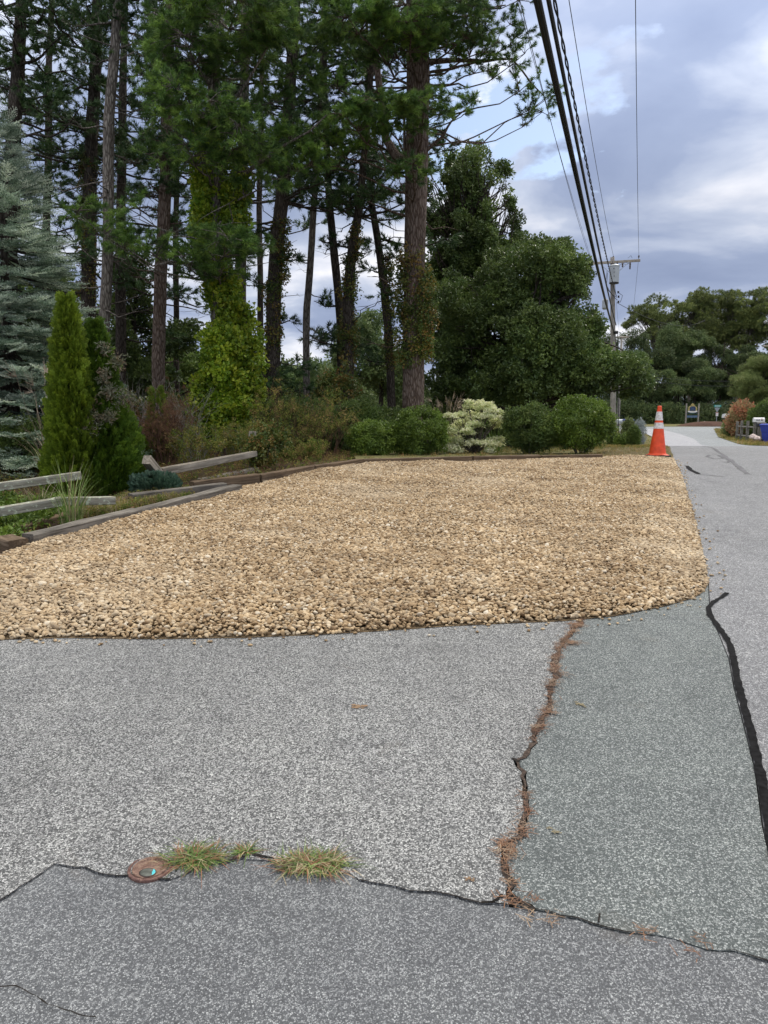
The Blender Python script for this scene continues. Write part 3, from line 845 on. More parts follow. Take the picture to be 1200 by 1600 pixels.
# lawn and mulch areas
gl = gpx([(1052, 716), (1049, 705), (1043, 697), (1030, 688), (1016, 681), (1004, 675)])
LAWN = gpx([(560, 727), (760, 720), (940, 715.3), (1052, 716)]) + [(11.3, 29.76), (17.36, 47.0), (20.46, 57.3), (23.6, 68.0), (25.4, 81.5), (14, 81), (9, 50), (4, 30), (1.2, 21), (-0.8, 17)]
sheet('lawn_strip', LAWN, 0.012, M_LAWN)
sheet('lawn_right', far_right + [(62, 79.5), (62, 28), (16, 26)], 0.02, M_LAWN, step=2)
sheet('lawn_far', [(5, 88.7), (70, 88.7), (70, 112), (5, 112)], 0.02, M_LAWN, step=2)
mc = gp(1080, 667)
def mound(name, c, rx_, ry_, h, mat, n=28, k=8):
    mb = MB(); vs = []; 
    for j in range(k + 1):
        t = j / k; r = 1 - t
        for i in range(n):
            a = 2 * math.pi * i / n
            q = 1 + 0.06 * noise.noise(Vector((math.cos(a) * 2, math.sin(a) * 2, j * .2)))
            x = c[0] + rx_ * r * q * math.cos(a); y = c[1] + ry_ * r * q * math.sin(a)
            z = float(G(y)) - 0.03 + h * (1 - r ** 2.2) + 0.03 * noise.noise(Vector((x * 2, y * 2, 0)))
            vs.append((x, y, z))
    fs = [[j*n+i, j*n+(i+1) % n, (j+1)*n+(i+1) % n, (j+1)*n+i] for j in range(k) for i in range(n)]
    mb.add(vs, fs); o = mb.build(name, mat, smooth=True); o['kind'] = 'structure'; return o
# ================================================================== trees, shrubs, ground plants
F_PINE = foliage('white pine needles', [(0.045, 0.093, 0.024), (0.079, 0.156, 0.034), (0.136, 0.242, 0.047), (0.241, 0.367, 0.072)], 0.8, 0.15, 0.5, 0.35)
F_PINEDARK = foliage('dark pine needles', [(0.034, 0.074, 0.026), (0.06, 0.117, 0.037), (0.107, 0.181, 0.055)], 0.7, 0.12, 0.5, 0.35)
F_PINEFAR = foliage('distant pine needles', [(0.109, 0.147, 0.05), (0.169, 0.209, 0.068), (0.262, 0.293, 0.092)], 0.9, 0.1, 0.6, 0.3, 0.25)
F_SPRUCE = foliage('blue spruce needles', [(0.085, 0.135, 0.084), (0.203, 0.286, 0.203), (0.456, 0.547, 0.434), (0.71, 0.777, 0.63)], 0.9, 0.05, 0.5, 0.35)
F_ARBOR = foliage('bright arborvitae', [(0.093, 0.149, 0.013), (0.146, 0.217, 0.02), (0.229, 0.31, 0.028)], 0.7, 0.15, 0.55, 0.3, 1.5)
F_ARBORDK = foliage('darker arborvitae', [(0.048, 0.099, 0.01), (0.078, 0.144, 0.016), (0.118, 0.196, 0.018)], 0.8, 0.12, 0.55, 0.3, 1.5)
F_OAK = foliage('oak leaves', [(0.071, 0.121, 0.036), (0.114, 0.167, 0.045), (0.164, 0.223, 0.058)], 0.9, 0.2, 0.42, 0.45)
F_OAKPALE = foliage('pale oak leaves', [(0.098, 0.162, 0.054), (0.14, 0.203, 0.072), (0.21, 0.27, 0.096)], 0.8, 0.25, 0.5, 0.4)
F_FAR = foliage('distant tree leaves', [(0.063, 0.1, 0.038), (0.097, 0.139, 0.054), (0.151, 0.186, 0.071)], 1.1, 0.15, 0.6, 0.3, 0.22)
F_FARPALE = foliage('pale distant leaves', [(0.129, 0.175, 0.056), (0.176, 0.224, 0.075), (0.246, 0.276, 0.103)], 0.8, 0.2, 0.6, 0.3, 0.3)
F_VINE = foliage('yellow green vine leaves', [(0.112, 0.201, 0.017), (0.18, 0.285, 0.022), (0.293, 0.392, 0.033), (0.427, 0.466, 0.044)], 0.8, 0.35, 0.45, 0.4, 1.2)
F_IVY = foliage('dark ivy leaves', [(0.058, 0.097, 0.022), (0.096, 0.145, 0.03), (0.173, 0.177, 0.036), (0.23, 0.129, 0.036)], 0.8, 0.25, 0.45, 0.4)
F_SHRUB = foliage('bright shrub leaves', [(0.083, 0.143, 0.022), (0.128, 0.202, 0.03), (0.195, 0.274, 0.041)], 0.7, 0.25, 0.45, 0.4, 1.6)
F_SHRUBDK = foliage('mid green shrub leaves', [(0.06, 0.101, 0.027), (0.098, 0.149, 0.038), (0.15, 0.196, 0.049)], 0.8, 0.25, 0.5, 0.35, 1.2)
F_DOGWOOD = foliage('cream variegated leaves', [(0.38, 0.46, 0.20), (0.62, 0.66, 0.38), (0.78, 0.78, 0.52), (0.82, 0.82, 0.62)], 0.3, 0.3, 0.5, 0.3)
F_BROWN = foliage('brown dead foliage', [(0.12, 0.06, 0.035), (0.18, 0.10, 0.06), (0.24, 0.15, 0.09)], 0.5, 0.1, 0.8, 0.1)
F_ORANGE = foliage('orange autumn leaves', [(0.44, 0.152, 0.088), (0.48, 0.247, 0.154), (0.336, 0.266, 0.132), (0.24, 0.285, 0.132)], 0.6, 0.25, 0.6, 0.2, 1.0)
F_JUNIPER = foliage('blue green juniper', [(0.06, 0.12, 0.08), (0.09, 0.16, 0.11), (0.13, 0.20, 0.14)], 0.5, 0.1)
F_WEED = foliage('wild weeds', [(0.101, 0.149, 0.033), (0.168, 0.224, 0.046), (0.286, 0.269, 0.066), (0.336, 0.224, 0.106)], 0.8, 0.25, 0.7, 0.2, 1.0)
F_GRASS = foliage('lawn grass', [(0.1, 0.128, 0.027), (0.156, 0.181, 0.037), (0.284, 0.224, 0.073), (0.482, 0.297, 0.136)], 0.6, 0.25, 0.7, 0.2, 0.7)
F_REED = foliage('ornamental grass blades', [(0.12, 0.20, 0.05), (0.20, 0.29, 0.08), (0.33, 0.36, 0.15)], 0.4, 0.3, 0.6, 0.2)
F_STRAW = foliage('straw coloured grass', [(0.28, 0.224, 0.128), (0.384, 0.32, 0.2), (0.2, 0.176, 0.08)], 0.4, 0.25, 0.7, 0.2)
F_SILVER = foliage('silver leaves', [(0.30, 0.34, 0.34), (0.42, 0.46, 0.46)], 0.3, 0.1)

P_PINE = proto_set('pine tufts', [p_needles(F_PINE, 0.12, 0.105, 0.010, 46) for _ in range(5)])
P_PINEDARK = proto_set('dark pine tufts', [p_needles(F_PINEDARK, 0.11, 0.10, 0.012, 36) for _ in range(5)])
P_PINEFAR = proto_set('far pine tufts', [p_needles(F_PINEFAR, n=34, w=0.014, forward=0.5) for _ in range(4)])
P_SPRUCE = proto_set('spruce sprays', [p_sprig(F_SPRUCE) for _ in range(4)])
P_ARBOR = proto_set('arbor fans', [p_fan(F_ARBOR) for _ in range(5)])
P_ARBORDK = proto_set('dark arbor fans', [p_fan(F_ARBORDK) for _ in range(5)])
P_OAK = proto_set('oak leaf sprays', [p_leaves(F_OAK, 16, 0.15, 0.10, 0.55, 0.2) for _ in range(5)])
P_OAKPALE = proto_set('pale oak leaf sprays', [p_leaves(F_OAKPALE, 16, 0.15, 0.09, 0.55, 0.2) for _ in range(4)])
P_FAR = proto_set('far leaf sprays', [p_leaves(F_FAR, 16, 0.16, 0.09, 0.6, 0.1) for _ in range(4)])
P_FARPALE = proto_set('pale far leaf sprays', [p_leaves(F_FARPALE, 16, 0.16, 0.08, 0.5, 0.4) for _ in range(4)])
P_VINE = proto_set('vine sprays', [p_leaves(F_VINE, 13, 0.12, 0.085, 0.8, 0.9, 0.2, 1.0) for _ in range(5)])
P_IVY = proto_set('ivy sprays', [p_leaves(F_IVY, 12, 0.10, 0.06, 0.75, 0.7, 0.3, 1.0) for _ in range(4)])
P_SHRUB = proto_set('shrub sprays', [p_leaves(F_SHRUB, 18, 0.06, 0.046, 0.5, -0.3, 0.4, 1.0) for _ in range(4)])
P_SHRUBDK = proto_set('mid shrub sprays', [p_leaves(F_SHRUBDK, 18, 0.07, 0.05, 0.5, -0.1, 0.4, 1.0) for _ in range(4)])
P_DOG = proto_set('dogwood sprays', [p_leaves(F_DOGWOOD, 16, 0.075, 0.055, 0.5, 0.7, 0.9, 0.35) for _ in range(4)])
P_BROWN = proto_set('dead sprays', [p_needles(F_BROWN, 0.12, 0.07, 0.003, 30, 0.5) for _ in range(3)])
P_ORANGE = proto_set('orange sprays', [p_leaves(F_ORANGE, 16, 0.14, 0.06, 0.5, 0.1) for _ in range(4)])
P_JUN = proto_set('juniper sprays', [p_fan(F_JUNIPER, 0.12) for _ in range(3)])
P_WEED = proto_set('weed sprays', [p_leaves(F_WEED, 14, 0.07, 0.04, 0.4, -0.4, 0.4) for _ in range(4)])
P_GRASS = proto_set('lawn blades', [p_blades(F_GRASS, 16, 0.085, 0.006, 0.06, 0.6) for _ in range(4)])
P_STRAW = proto_set('straw blades', [p_blades(F_STRAW, 14, 0.14, 0.005, 0.05, 0.9) for _ in range(3)])
P_SILVER = proto_set('silver sprays', [p_leaves(F_SILVER, 16, 0.07, 0.05, 0.25, -0.8, 0.3) for _ in range(2)])

def gz(x, y): return land(x, y)
_sc0 = scatter
def scatter(name, *a, **k):
    o = _sc0(name, *a, **k); o['kind'] = 'stuff'; return o
def joined(o): o['kind'] = 'stuff'; return o

def curve_pts(a, b, sag=0.0, wig=0.0, n=6):
    a = Vector(a); b = Vector(b); L = (b - a).length; o = Vector((random.random() * 50, random.random() * 50, random.random() * 50))
    out = []
    for i in range(n):
        t = i / (n - 1)
        p = a.lerp(b, t); e_ = math.sin(math.pi * t)
        p.z -= sag * L * e_
        if wig: p += noise.noise_vector(o + Vector((t * 3, 0, 0))) * (wig * L * e_)
        out.append(p)
    return out
def trunk_mesh(name, pts, radii, mat, parent, n=14):
    """tapered trunk along a path, with a flared foot and an uneven surface"""
    path, rad = [], []
    for i in range(len(pts) - 1):
        a, b = Vector(pts[i]), Vector(pts[i + 1]); k = max(2, int((b - a).length / 0.35))
        for j in range(k):
            t = j / k; path.append(a.lerp(b, t)); rad.append(radii[i] + (radii[i+1] - radii[i]) * t)
    path.append(Vector(pts[-1])); rad.append(radii[-1])
    o = Vector((random.random() * 99, 0, 0))
    z0 = path[0].z
    for i, p in enumerate(path):
        h = p.z - z0
        p += Vector((noise.noise(o + Vector((0, 0, h * 0.35))), noise.noise(o + Vector((9, 0, h * 0.35))), 0)) * 0.06 * min(1, h / 2)
        rad[i] *= 1 + 0.35 * math.exp(-h / 0.25) + 0.06 * noise.noise(o + Vector((5, 5, h * 1.5)))
    mb = MB(); mb.tube(path, rad, n, True, 0, 0.05)
    ob = mb.build(name, mat, parent, smooth=True)
    return ob, path, rad
def at_height(path, z):
    for a, b in zip(path[:-1], path[1:]):
        if a.z <= z <= b.z: return a.lerp(b, (z - a.z) / max(1e-6, b.z - a.z))
    return path[-1].copy() if z > path[-1].z else path[0].copy()

def pine_pad(c, r, root, wood, tufts, dens=1.0, size=1.0, droop=0.0, limb_r=0.035):
    """a bough: limb from the trunk, twigs fanning through a flat mass, needle tufts along the twigs"""
    c = Vector(c); rx, ry, rz = r
    out = Vector((c.x - root.x, c.y - root.y, 0)); ol = out.length
    far = c + (out.normalized() if ol > 0.05 else Vector((1, 0, 0))) * min(rx, ry) * 0.55
    limb = curve_pts(root, far, 0.06 + droop, 0.12, 7)
    wood.tube(limb, [limb_r * (1 - 0.75 * i / 6) for i in range(7)], 5, False)
    K = int(max(8, 30 * dens * (rx * ry) ** 0.5 * (0.6 + rx * ry * 0.9) / max(0.6, size)))
    for _ in range(K):
        a = random.uniform(0, 6.283); q = random.uniform(0.15, 1) ** 0.55
        e_ = c + Vector((math.cos(a) * rx * q, math.sin(a) * ry * q, rz * (random.uniform(-1, 1) * math.sqrt(max(0, 1 - q * q * 0.8)) - 0.25 * q * q)))
        # nearest limb point, biased inward
        j = min(range(1, 7), key=lambda k_: (limb[k_] - e_).length + random.uniform(0, 0.5) * rx)
        s = limb[j]
        L = (e_ - s).length
        tp = curve_pts(s, e_, -0.08 + droop * 0.5, 0.10, 4)
        wood.tube(tp, [0.010, 0.008, 0.006, 0.003], 3, False)
        m = max(3, int(L * 0.66 / (0.055 * size)))
        for k_ in range(m):
            t = 0.38 + 0.62 * (k_ + random.random() * 0.7) / m; t = min(t, 1)
            i0 = min(2, int(t * 3)); p = tp[i0].lerp(tp[i0 + 1], t * 3 - i0)
            d = (tp[i0 + 1] - tp[i0]).normalized()
            d = d + Vector((random.gauss(0, 0.5), random.gauss(0, 0.5), random.gauss(0.25 - droop * 2.5, 0.3)))
            tufts.append((p.x + random.gauss(0, .03 * size), p.y + random.gauss(0, .03 * size), p.z + random.gauss(0, .025 * size), d.x, d.y, d.z, random.uniform(0.8, 1.25) * size))
def make_crown(name, tufts, coll, parent, spin=None):
    A = np.array(tufts)
    return scatter(name, A[:, :3], dir_rot(A[:, 3:6], spin), A[:, 6], coll, parent)

def pine(label, base_px, d, tops, radii, barkm, pads=(), auto=None, dead=0, coll=None, group=None, dens=1.0, size=1.0, name='pine_tree', extra_limbs=()):
    """pads: (px, py, half width px, half height px, depth offset)"""
    x0 = W(base_px, 650, d).x
    t = thing(name, label, 'tree', (0, 0, 0), 0, group)
    base = Vector((x0, d, gz(x0, d) - 0.1))
    pts = [base] + [W(px, py, d + dd) for px, py, dd in tops]
    t.location = base
    loc = lambda p: Vector(p) - base
    tr, path, rad = trunk_mesh('trunk', [loc(p) for p in pts], radii, barkm, t)
    woodb = MB(); tufts = []
    for (px, py, hw, hh, dd, *o) in pads:
        c = loc(W(px, py, d + dd)); k = d / F
        rz_ = hh * k; rx_ = hw * k; ry_ = min(rx_ * 0.9, 1.3 + 0.2 * rx_)
        root = at_height(path, c.z - 0.25 * math.hypot(c.x - path[0].x, c.y))
        pine_pad(c, (rx_, ry_, rz_), root, woodb, tufts, dens * (o[0] if o else 1.0), size, o[1] if len(o) > 1 else 0.0, 0.02 + 0.012 * rx_)
    if auto:
        h0, h1, step, Lmax, coverage = auto
        h = h0
        while h < h1:
            for q in range(random.choice((2, 3, 3, 4))):
                if random.random() > coverage * 0.62: continue
                a = random.uniform(0, 6.283)
                t_ = (h - h0) / (h1 - h0)
                L = Lmax * (0.55 + 0.45 * math.sin(math.pi * min(1, t_ * 0.8 + 0.25))) * random.uniform(0.6, 1.1)
                root = at_height(path, h)
                c = root + Vector((math.cos(a) * L * 0.72, math.sin(a) * L * 0.72, random.uniform(-0.15, 0.35)))
                w_ = L * random.uniform(0.26, 0.40)
                pine_pad(c, (w_, w_ * random.uniform(0.7, 1), random.uniform(0.16, 0.32)), root, woodb, tufts, dens, size, random.uniform(-0.02, 0.06))
            h += step * random.uniform(0.7, 1.3)
    for _ in range(dead):
        h = random.uniform(path[0].z + 1.8, path[-1].z * 0.75); a = random.uniform(0, 6.283); L = random.uniform(0.5, 2.0)
        root = at_height(path, h); e_ = root + Vector((math.cos(a) * L, math.sin(a) * L, random.uniform(-0.3, 0.45)))
        cp = curve_pts(root, e_, 0.05, 0.2, 6); woodb.tube(cp, [0.02, 0.017, 0.014, 0.011, 0.008, 0.003], 4, False)
        for j in (2, 3, 4):
            f_ = cp[j] + Vector((random.gauss(0, .4), random.gauss(0, .4), random.gauss(0.05, .25))) * L * 0.5
            woodb.tube(curve_pts(cp[j], f_, 0, 0.2, 4), [0.008, 0.006, 0.004, 0.002], 3, False)
    for (pxs, r0, r1) in extra_limbs:
        pl = [loc(W(px, py, d + dd)) for px, py, dd in pxs]
        fine = []
        for a, b in zip(pl[:-1], pl[1:]): fine += curve_pts(a, b, 0, 0.06, 4)[:-1]
        fine.append(pl[-1]); n_ = len(fine)
        lb = MB(); lb.tube(fine, [r0 + (r1 - r0) * i / (n_ - 1) for i in range(n_)], 7); lb.build('limb', barkm, t, smooth=True)
    if woodb.n: joined(woodb.build('branches', barkm, t, smooth=True))
    if tufts: make_crown('crown', tufts, coll or P_PINE, t)
    return t, base, path, rad

# ---- the two big near pines
PINE_A = pine('tall pine whose trunk is wrapped in yellow-green vine, behind the gravel', 347, 15.2,
     [(344, 560, 0), (340, 420, 0), (338, 300, 0), (335, 160, 0.1), (333, 0, 0.2), (330, -200, 0.3), (328, -330, 0.3)], [0.165, 0.15, 0.145, 0.14, 0.13, 0.11, 0.07, 0.02], M_BARK_GREY,
     pads=[(350, 378, 62, 26, -1.3, 1.2), (300, 405, 45, 22, -0.8, 1.1), (395, 385, 50, 22, -0.4, 1.0), (345, 425, 50, 16, -0.6, .8), (235, 382, 55, 16, -0.6, 1.0), (205, 322, 26, 24, -1.0, .9), (145, 335, 42, 24, -1.8, 1.0), (175, 372, 34, 16, -1.6, .9),
           (285, 150, 58, 34, -1.6, 1.2), (330, 172, 62, 30, -1.5, 1.2), (262, 190, 40, 24, -0.8), (300, 235, 46, 24, -1.2, 1.1), (255, 245, 40, 26, -0.4), (365, 205, 52, 34, -1.3, 1.1),
           (420, 215, 62, 26, 0.2), (455, 255, 62, 26, 0.6), (395, 250, 50, 26, -0.6), (410, 290, 50, 20, -0.2, .8), (300, 75, 70, 28, -1.2, 1.2), (375, 90, 62, 26, -0.4), (440, 60, 48, 26, 0.4),
           (275, 30, 52, 26, -0.6), (360, 25, 90, 30, -1.4, 1.2), (420, 5, 55, 26, 0.1), (250, 100, 40, 22, 0.6), (230, 60, 36, 18, -0.6),
           (330, -60, 95, 36, 0.5), (270, -80, 60, 30, 0), (400, -70, 70, 30, 0), (340, -160, 80, 34, 0), (335, -260, 55, 30, 0), (430, 150, 42, 24, 0.8), (465, 110, 44, 26, 1.0)],
     dead=10, dens=1.5, extra_limbs=[([(338, 128, 0), (300, 60, -1.0), (240, 20, -1.6)], 0.045, 0.015), ([(336, 205, 0), (385, 130, -0.6), (440, 40, -0.8)], 0.045, 0.012), ([(338, 300, 0), (420, 245, 0), (510, 180, 0.3)], 0.05, 0.015)])
PINE_B = pine('massive dark pine with a thick furrowed trunk and ivy skirt, left of the oak', 646, 17.5,
     [(645, 520, 0), (646, 400, 0), (650, 280, 0), (651, 150, 0), (650, 0, 0), (646, -200, 0.2), (642, -380, 0.3)], [0.275, 0.25, 0.25, 0.255, 0.26, 0.23, 0.17, 0.10, 0.03], M_BARK_RED,
     pads=[(600, 172, 62, 20, -1.8, 1.3), (665, 165, 45, 16, -1.6, 1.2), (560, 190, 60, 20, -1.6, 1.1), (520, 215, 60, 22, -1.0, 1.0), (485, 240, 52, 22, -0.8), (645, 262, 32, 17, -1.4, 1.3), (620, 270, 24, 12, -1.1, 1.2),
           (570, 45, 75, 20, -1.6, 1.2), (640, 30, 70, 26, -1.8, 1.2), (700, 25, 70, 28, -1.2, 1.1), (620, 65, 50, 15, -1.0), (720, 55, 52, 20, -0.8), (755, 70, 42, 24, -0.6, .7), (775, 40, 40, 24, -0.2, .6),
           (800, 85, 36, 26, -0.2, .55, .06), (825, 115, 36, 26, 0.0, .55, .08), (845, 150, 30, 22, 0, .5, .10), (765, 100, 40, 16, 0.1, .5), (725, 95, 34, 18, 0.2, .5), (835, 175, 24, 14, 0.1, .4, .12), (800, 60, 40, 14, .2, .5), (860, 140, 22, 14, -.1, .4, .1),
           (700, 145, 30, 13, -0.6, .6), (720, 175, 22, 10, -0.4, .5), (735, 155, 14, 8, -.2, .5),
           (780, 0, 60, 20, 0, .7), (700, -40, 90, 26, 0), (600, -50, 90, 30, 0), (660, -120, 100, 34, 0), (650, -220, 90, 32, 0), (650, -310, 60, 30, 0), (800, -45, 50, 22, 0, .7),
           (525, 20, 48, 26, 0.5), (535, 75, 40, 26, 1.0), (515, 130, 40, 26, 1.2), (590, 110, 30, 14, 0.8, .7), (655, 200, 20, 14, -.6, .7)],
     dead=16, dens=1.35,
     extra_limbs=[([(655, 100, 0), (735, 94, -0.1), (800, 92, 0), (850, 150, 0)], 0.05, 0.012), ([(655, 118, 0), (720, 103, 0.1), (760, 95, 0.2)], 0.035, 0.015),
                  ([(652, 245, 0), (690, 215, -0.2), (705, 190, -0.3), (735, 165, -0.4)], 0.045, 0.010), ([(640, 340, 0), (610, 330, 0.1), (575, 315, 0.3)], 0.035, 0.012),
                  ([(648, 262, 0), (620, 245, 0.3), (602, 215, 0.5), (588, 100, 0.7), (583, -40, 0.8), (585, -200, .8)], 0.12, 0.05), ([(645, 300, 0), (632, 230, 0), (628, 150, 0)], 0.05, 0.02),
                  ([(652, 45, 0), (700, 30, -0.6), (790, 8, -0.4)], 0.05, 0.012)])
# ---- slimmer and background pines; positions follow the trunks seen between the boughs
PG = 'pines standing in the wood behind the gravel'
pine('slim straight pine with a bare pale trunk right of the blue spruce', 166, 16.5, [(163, 500, 0), (166, 400, 0), (170, 300, 0), (174, 180, 0), (180, 60, 0), (184, -60, 0), (188, -200, 0)], [0.125, 0.12, 0.115, 0.115, 0.11, 0.10, 0.07, 0.03], M_BARK_GREY,
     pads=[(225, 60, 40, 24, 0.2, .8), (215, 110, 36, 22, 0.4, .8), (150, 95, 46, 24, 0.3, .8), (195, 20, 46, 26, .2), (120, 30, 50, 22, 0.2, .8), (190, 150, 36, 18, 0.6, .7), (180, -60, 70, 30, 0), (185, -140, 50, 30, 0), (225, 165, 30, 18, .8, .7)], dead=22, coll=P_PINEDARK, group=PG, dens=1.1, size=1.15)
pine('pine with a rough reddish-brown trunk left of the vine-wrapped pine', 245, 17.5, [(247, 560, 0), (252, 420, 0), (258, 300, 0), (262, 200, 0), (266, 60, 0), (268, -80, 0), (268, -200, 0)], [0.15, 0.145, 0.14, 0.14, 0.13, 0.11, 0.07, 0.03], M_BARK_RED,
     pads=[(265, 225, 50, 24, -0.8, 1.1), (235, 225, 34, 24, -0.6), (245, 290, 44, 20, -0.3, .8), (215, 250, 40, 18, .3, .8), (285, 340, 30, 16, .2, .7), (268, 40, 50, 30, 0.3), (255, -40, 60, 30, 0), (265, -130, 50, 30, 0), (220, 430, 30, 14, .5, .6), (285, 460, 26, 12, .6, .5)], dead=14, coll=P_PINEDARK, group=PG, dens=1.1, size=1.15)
auto_list = [
 ('dark pine at the far left, its top half hidden behind the blue spruce', 12, 18.5, [(15, 400, 0), (20, 250, 0), (28, 120, 0), (34, 0, 0), (38, -200, 0)], [0.20, 0.19, 0.175, 0.15, 0.12, 0.04], 5.0, 14.5, 0.55, 3.6, 0.95),
 ('dark forked pine between the blue spruce and the slim pale trunk', 138, 19.5, [(139, 500, 0), (141, 300, 0), (146, 160, 0), (150, 40, 0), (153, -200, 0)], [0.19, 0.18, 0.17, 0.15, 0.12, 0.04], 4.2, 14.5, 0.6, 3.0, 0.85),
 ('shaded pine just behind the slim pale trunk', 188, 22.0, [(188, 450, 0), (190, 300, 0), (193, 150, 0), (196, -150, 0)], [0.15, 0.145, 0.13, 0.11, 0.04], 3.4, 14, 0.65, 2.6, 0.8),
 ('straight grey pine seen just right of the vine-wrapped trunk', 379, 20.0, [(377, 450, 0), (378, 300, 0), (382, 150, 0), (384, 0, 0), (386, -180, 0)], [0.155, 0.15, 0.14, 0.12, 0.10, 0.04], 6.5, 15, 0.6, 2.8, 0.85),
 ('leaning pine with an ivy-dark trunk right of the vine-wrapped pine', 424, 19.0, [(427, 480, 0), (434, 380, 0), (441, 300, 0), (450, 180, 0), (462, 40, 0), (470, -150, 0)], [0.19, 0.18, 0.175, 0.165, 0.15, 0.12, 0.04], 5.8, 15, 0.55, 2.6, 0.95),
 ('thin bare pine with a forked top in the gap, left of the twin stems', 476, 20.5, [(479, 480, 0), (487, 380, 0), (492, 310, 0), (498, 200, 0), (505, 50, 0)], [0.10, 0.095, 0.09, 0.08, 0.06, 0.03], 6.3, 11.5, 0.6, 2.0, 0.9),
 ('very straight dark stem in the gap between the big pines', 538, 21.0, [(532, 500, 0), (522, 400, 0), (515, 320, 0), (510, 200, 0), (506, 0, 0), (505, -150, 0)], [0.125, 0.12, 0.11, 0.10, 0.09, 0.07, 0.03], 6.8, 14.5, 0.6, 2.6, 0.95),
 ('crooked ivy-covered pine right of the straight dark stem', 545, 20.0, [(544, 520, 0), (546, 440, 0), (552, 380, 0), (562, 320, 0), (572, 220, 0), (582, 60, 0), (590, -120, 0)], [0.15, 0.15, 0.14, 0.12, 0.10, 0.085, 0.07, 0.03], 6.2, 14, 0.6, 2.5, 0.9),
 ('slender dark pine just left of the massive pine', 614, 21.5, [(608, 520, 0), (602, 450, 0), (590, 370, 0), (580, 310, 0), (575, 200, 0), (572, 0, 0)], [0.125, 0.12, 0.115, 0.10, 0.09, 0.07, 0.03], 6.0, 12.5, 0.7, 2.3, 0.85),
 ('far pine whose crown fills the upper left corner', 70, 24.0, [(72, 400, 0), (75, 200, 0), (80, 0, 0), (84, -120, 0)], [0.13, 0.12, 0.11, 0.08, 0.04], 6.8, 15.5, 0.6, 3.6, 0.95),
 ('far pine seen between the vine-wrapped pine and the leaning one', 405, 26.0, [(405, 400, 0), (408, 200, 0), (410, 0, 0)], [0.11, 0.10, 0.09, 0.04], 7.6, 15.5, 0.7, 3.0, 0.95),
 ('far pine behind the reddish-brown trunk', 275, 25.0, [(275, 400, 0), (276, 200, 0), (278, 0, 0)], [0.10, 0.09, 0.08, 0.04], 5.0, 15.5, 0.75, 2.8, 0.75),
]
PINES = {}
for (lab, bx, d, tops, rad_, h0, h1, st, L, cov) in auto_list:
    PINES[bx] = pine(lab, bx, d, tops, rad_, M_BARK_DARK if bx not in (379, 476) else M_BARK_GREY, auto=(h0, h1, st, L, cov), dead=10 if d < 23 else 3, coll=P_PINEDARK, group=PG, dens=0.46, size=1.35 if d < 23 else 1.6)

# boughs on the right stems within the gap
def loose_boughs(key, pads):
    t, base, path, rad = PINES[key]
    wb = MB(); tf = []
    for (px, py, hw, hh, dd) in pads:
        d = base.y; c = W(px, py, d + dd) - base; k = d / F
        root = at_height(path, c.z - 0.2 * abs(c.x - path[0].x))
        pine_pad(c, (hw * k, hw * k * .8, hh * k), root, wb, tf, 0.7, 1.3, 0.0)
    joined(wb.build('low_branches', M_BARK_DARK, t, smooth=True)); make_crown('low_boughs', tf, P_PINEDARK, t)
loose_boughs(424, [(430, 160, 44, 22, -.5), (470, 205, 42, 18, -.6), (445, 100, 44, 22, -.4), (415, 50, 46, 24, 0), (480, 150, 40, 20, 0.4), (500, 60, 44, 24, -.4), (420, 240, 44, 18, -.6), (465, 290, 44, 16, -.3), (425, 590, 60, 22, -0.5), (400, 560, 40, 16, 0), (455, 575, 45, 16, .3), (410, 440, 24, 12, 0), (445, 500, 22, 12, .2), (450, 400, 22, 12, 0), (405, 360, 30, 20, 0), (440, 610, 55, 18, 0)])
loose_boughs(538, [(540, 100, 44, 20, -.6), (560, 150, 40, 16, -.5), (500, 110, 44, 22, -.4), (535, 40, 50, 22, -.5), (580, 70, 34, 18, -.4), (520, 165, 40, 16, -.5), (545, 245, 44, 16, -.5), (505, 270, 46, 16, -.4), (575, 225, 34, 14, -.4), (550, 290, 36, 12, -.2), (600, 300, 34, 12, 0), (520, 520, 50, 22, 0), (550, 540, 40, 20, -.3), (495, 530, 28, 12, 0), (510, 375, 25, 10, 0), (500, 470, 22, 12, 0), (560, 380, 22, 10, 0)])
loose_boughs(614, [(590, 420, 30, 20, 0), (610, 400, 30, 18, -.3), (590, 380, 35, 14, 0), (600, 455, 26, 16, 0), (580, 560, 26, 14, 0)])
loose_boughs(138, [(130, 60, 48, 24, -.5), (120, 130, 44, 22, -.4), (160, 20, 46, 24, -.5), (165, 210, 40, 18, 0), (110, 320, 36, 14, 0), (110, 260, 45, 16, 0), (95, 190, 50, 18, 0), (120, 400, 30, 24, 0), (150, 330, 24, 20, 0), (80, 240, 34, 12, 0)])
loose_boughs(12, [(0, 130, 40, 26, 0), (15, 20, 60, 30, -.5), (60, 20, 50, 24, -.6), (-10, 180, 40, 20, 0), (60, 160, 50, 20, 0), (90, 130, 40, 20, 0), (40, 90, 50, 24, 0), (80, 60, 50, 24, -.5), (100, 190, 40, 12, 0), (20, 60, 40, 24, -.5)])

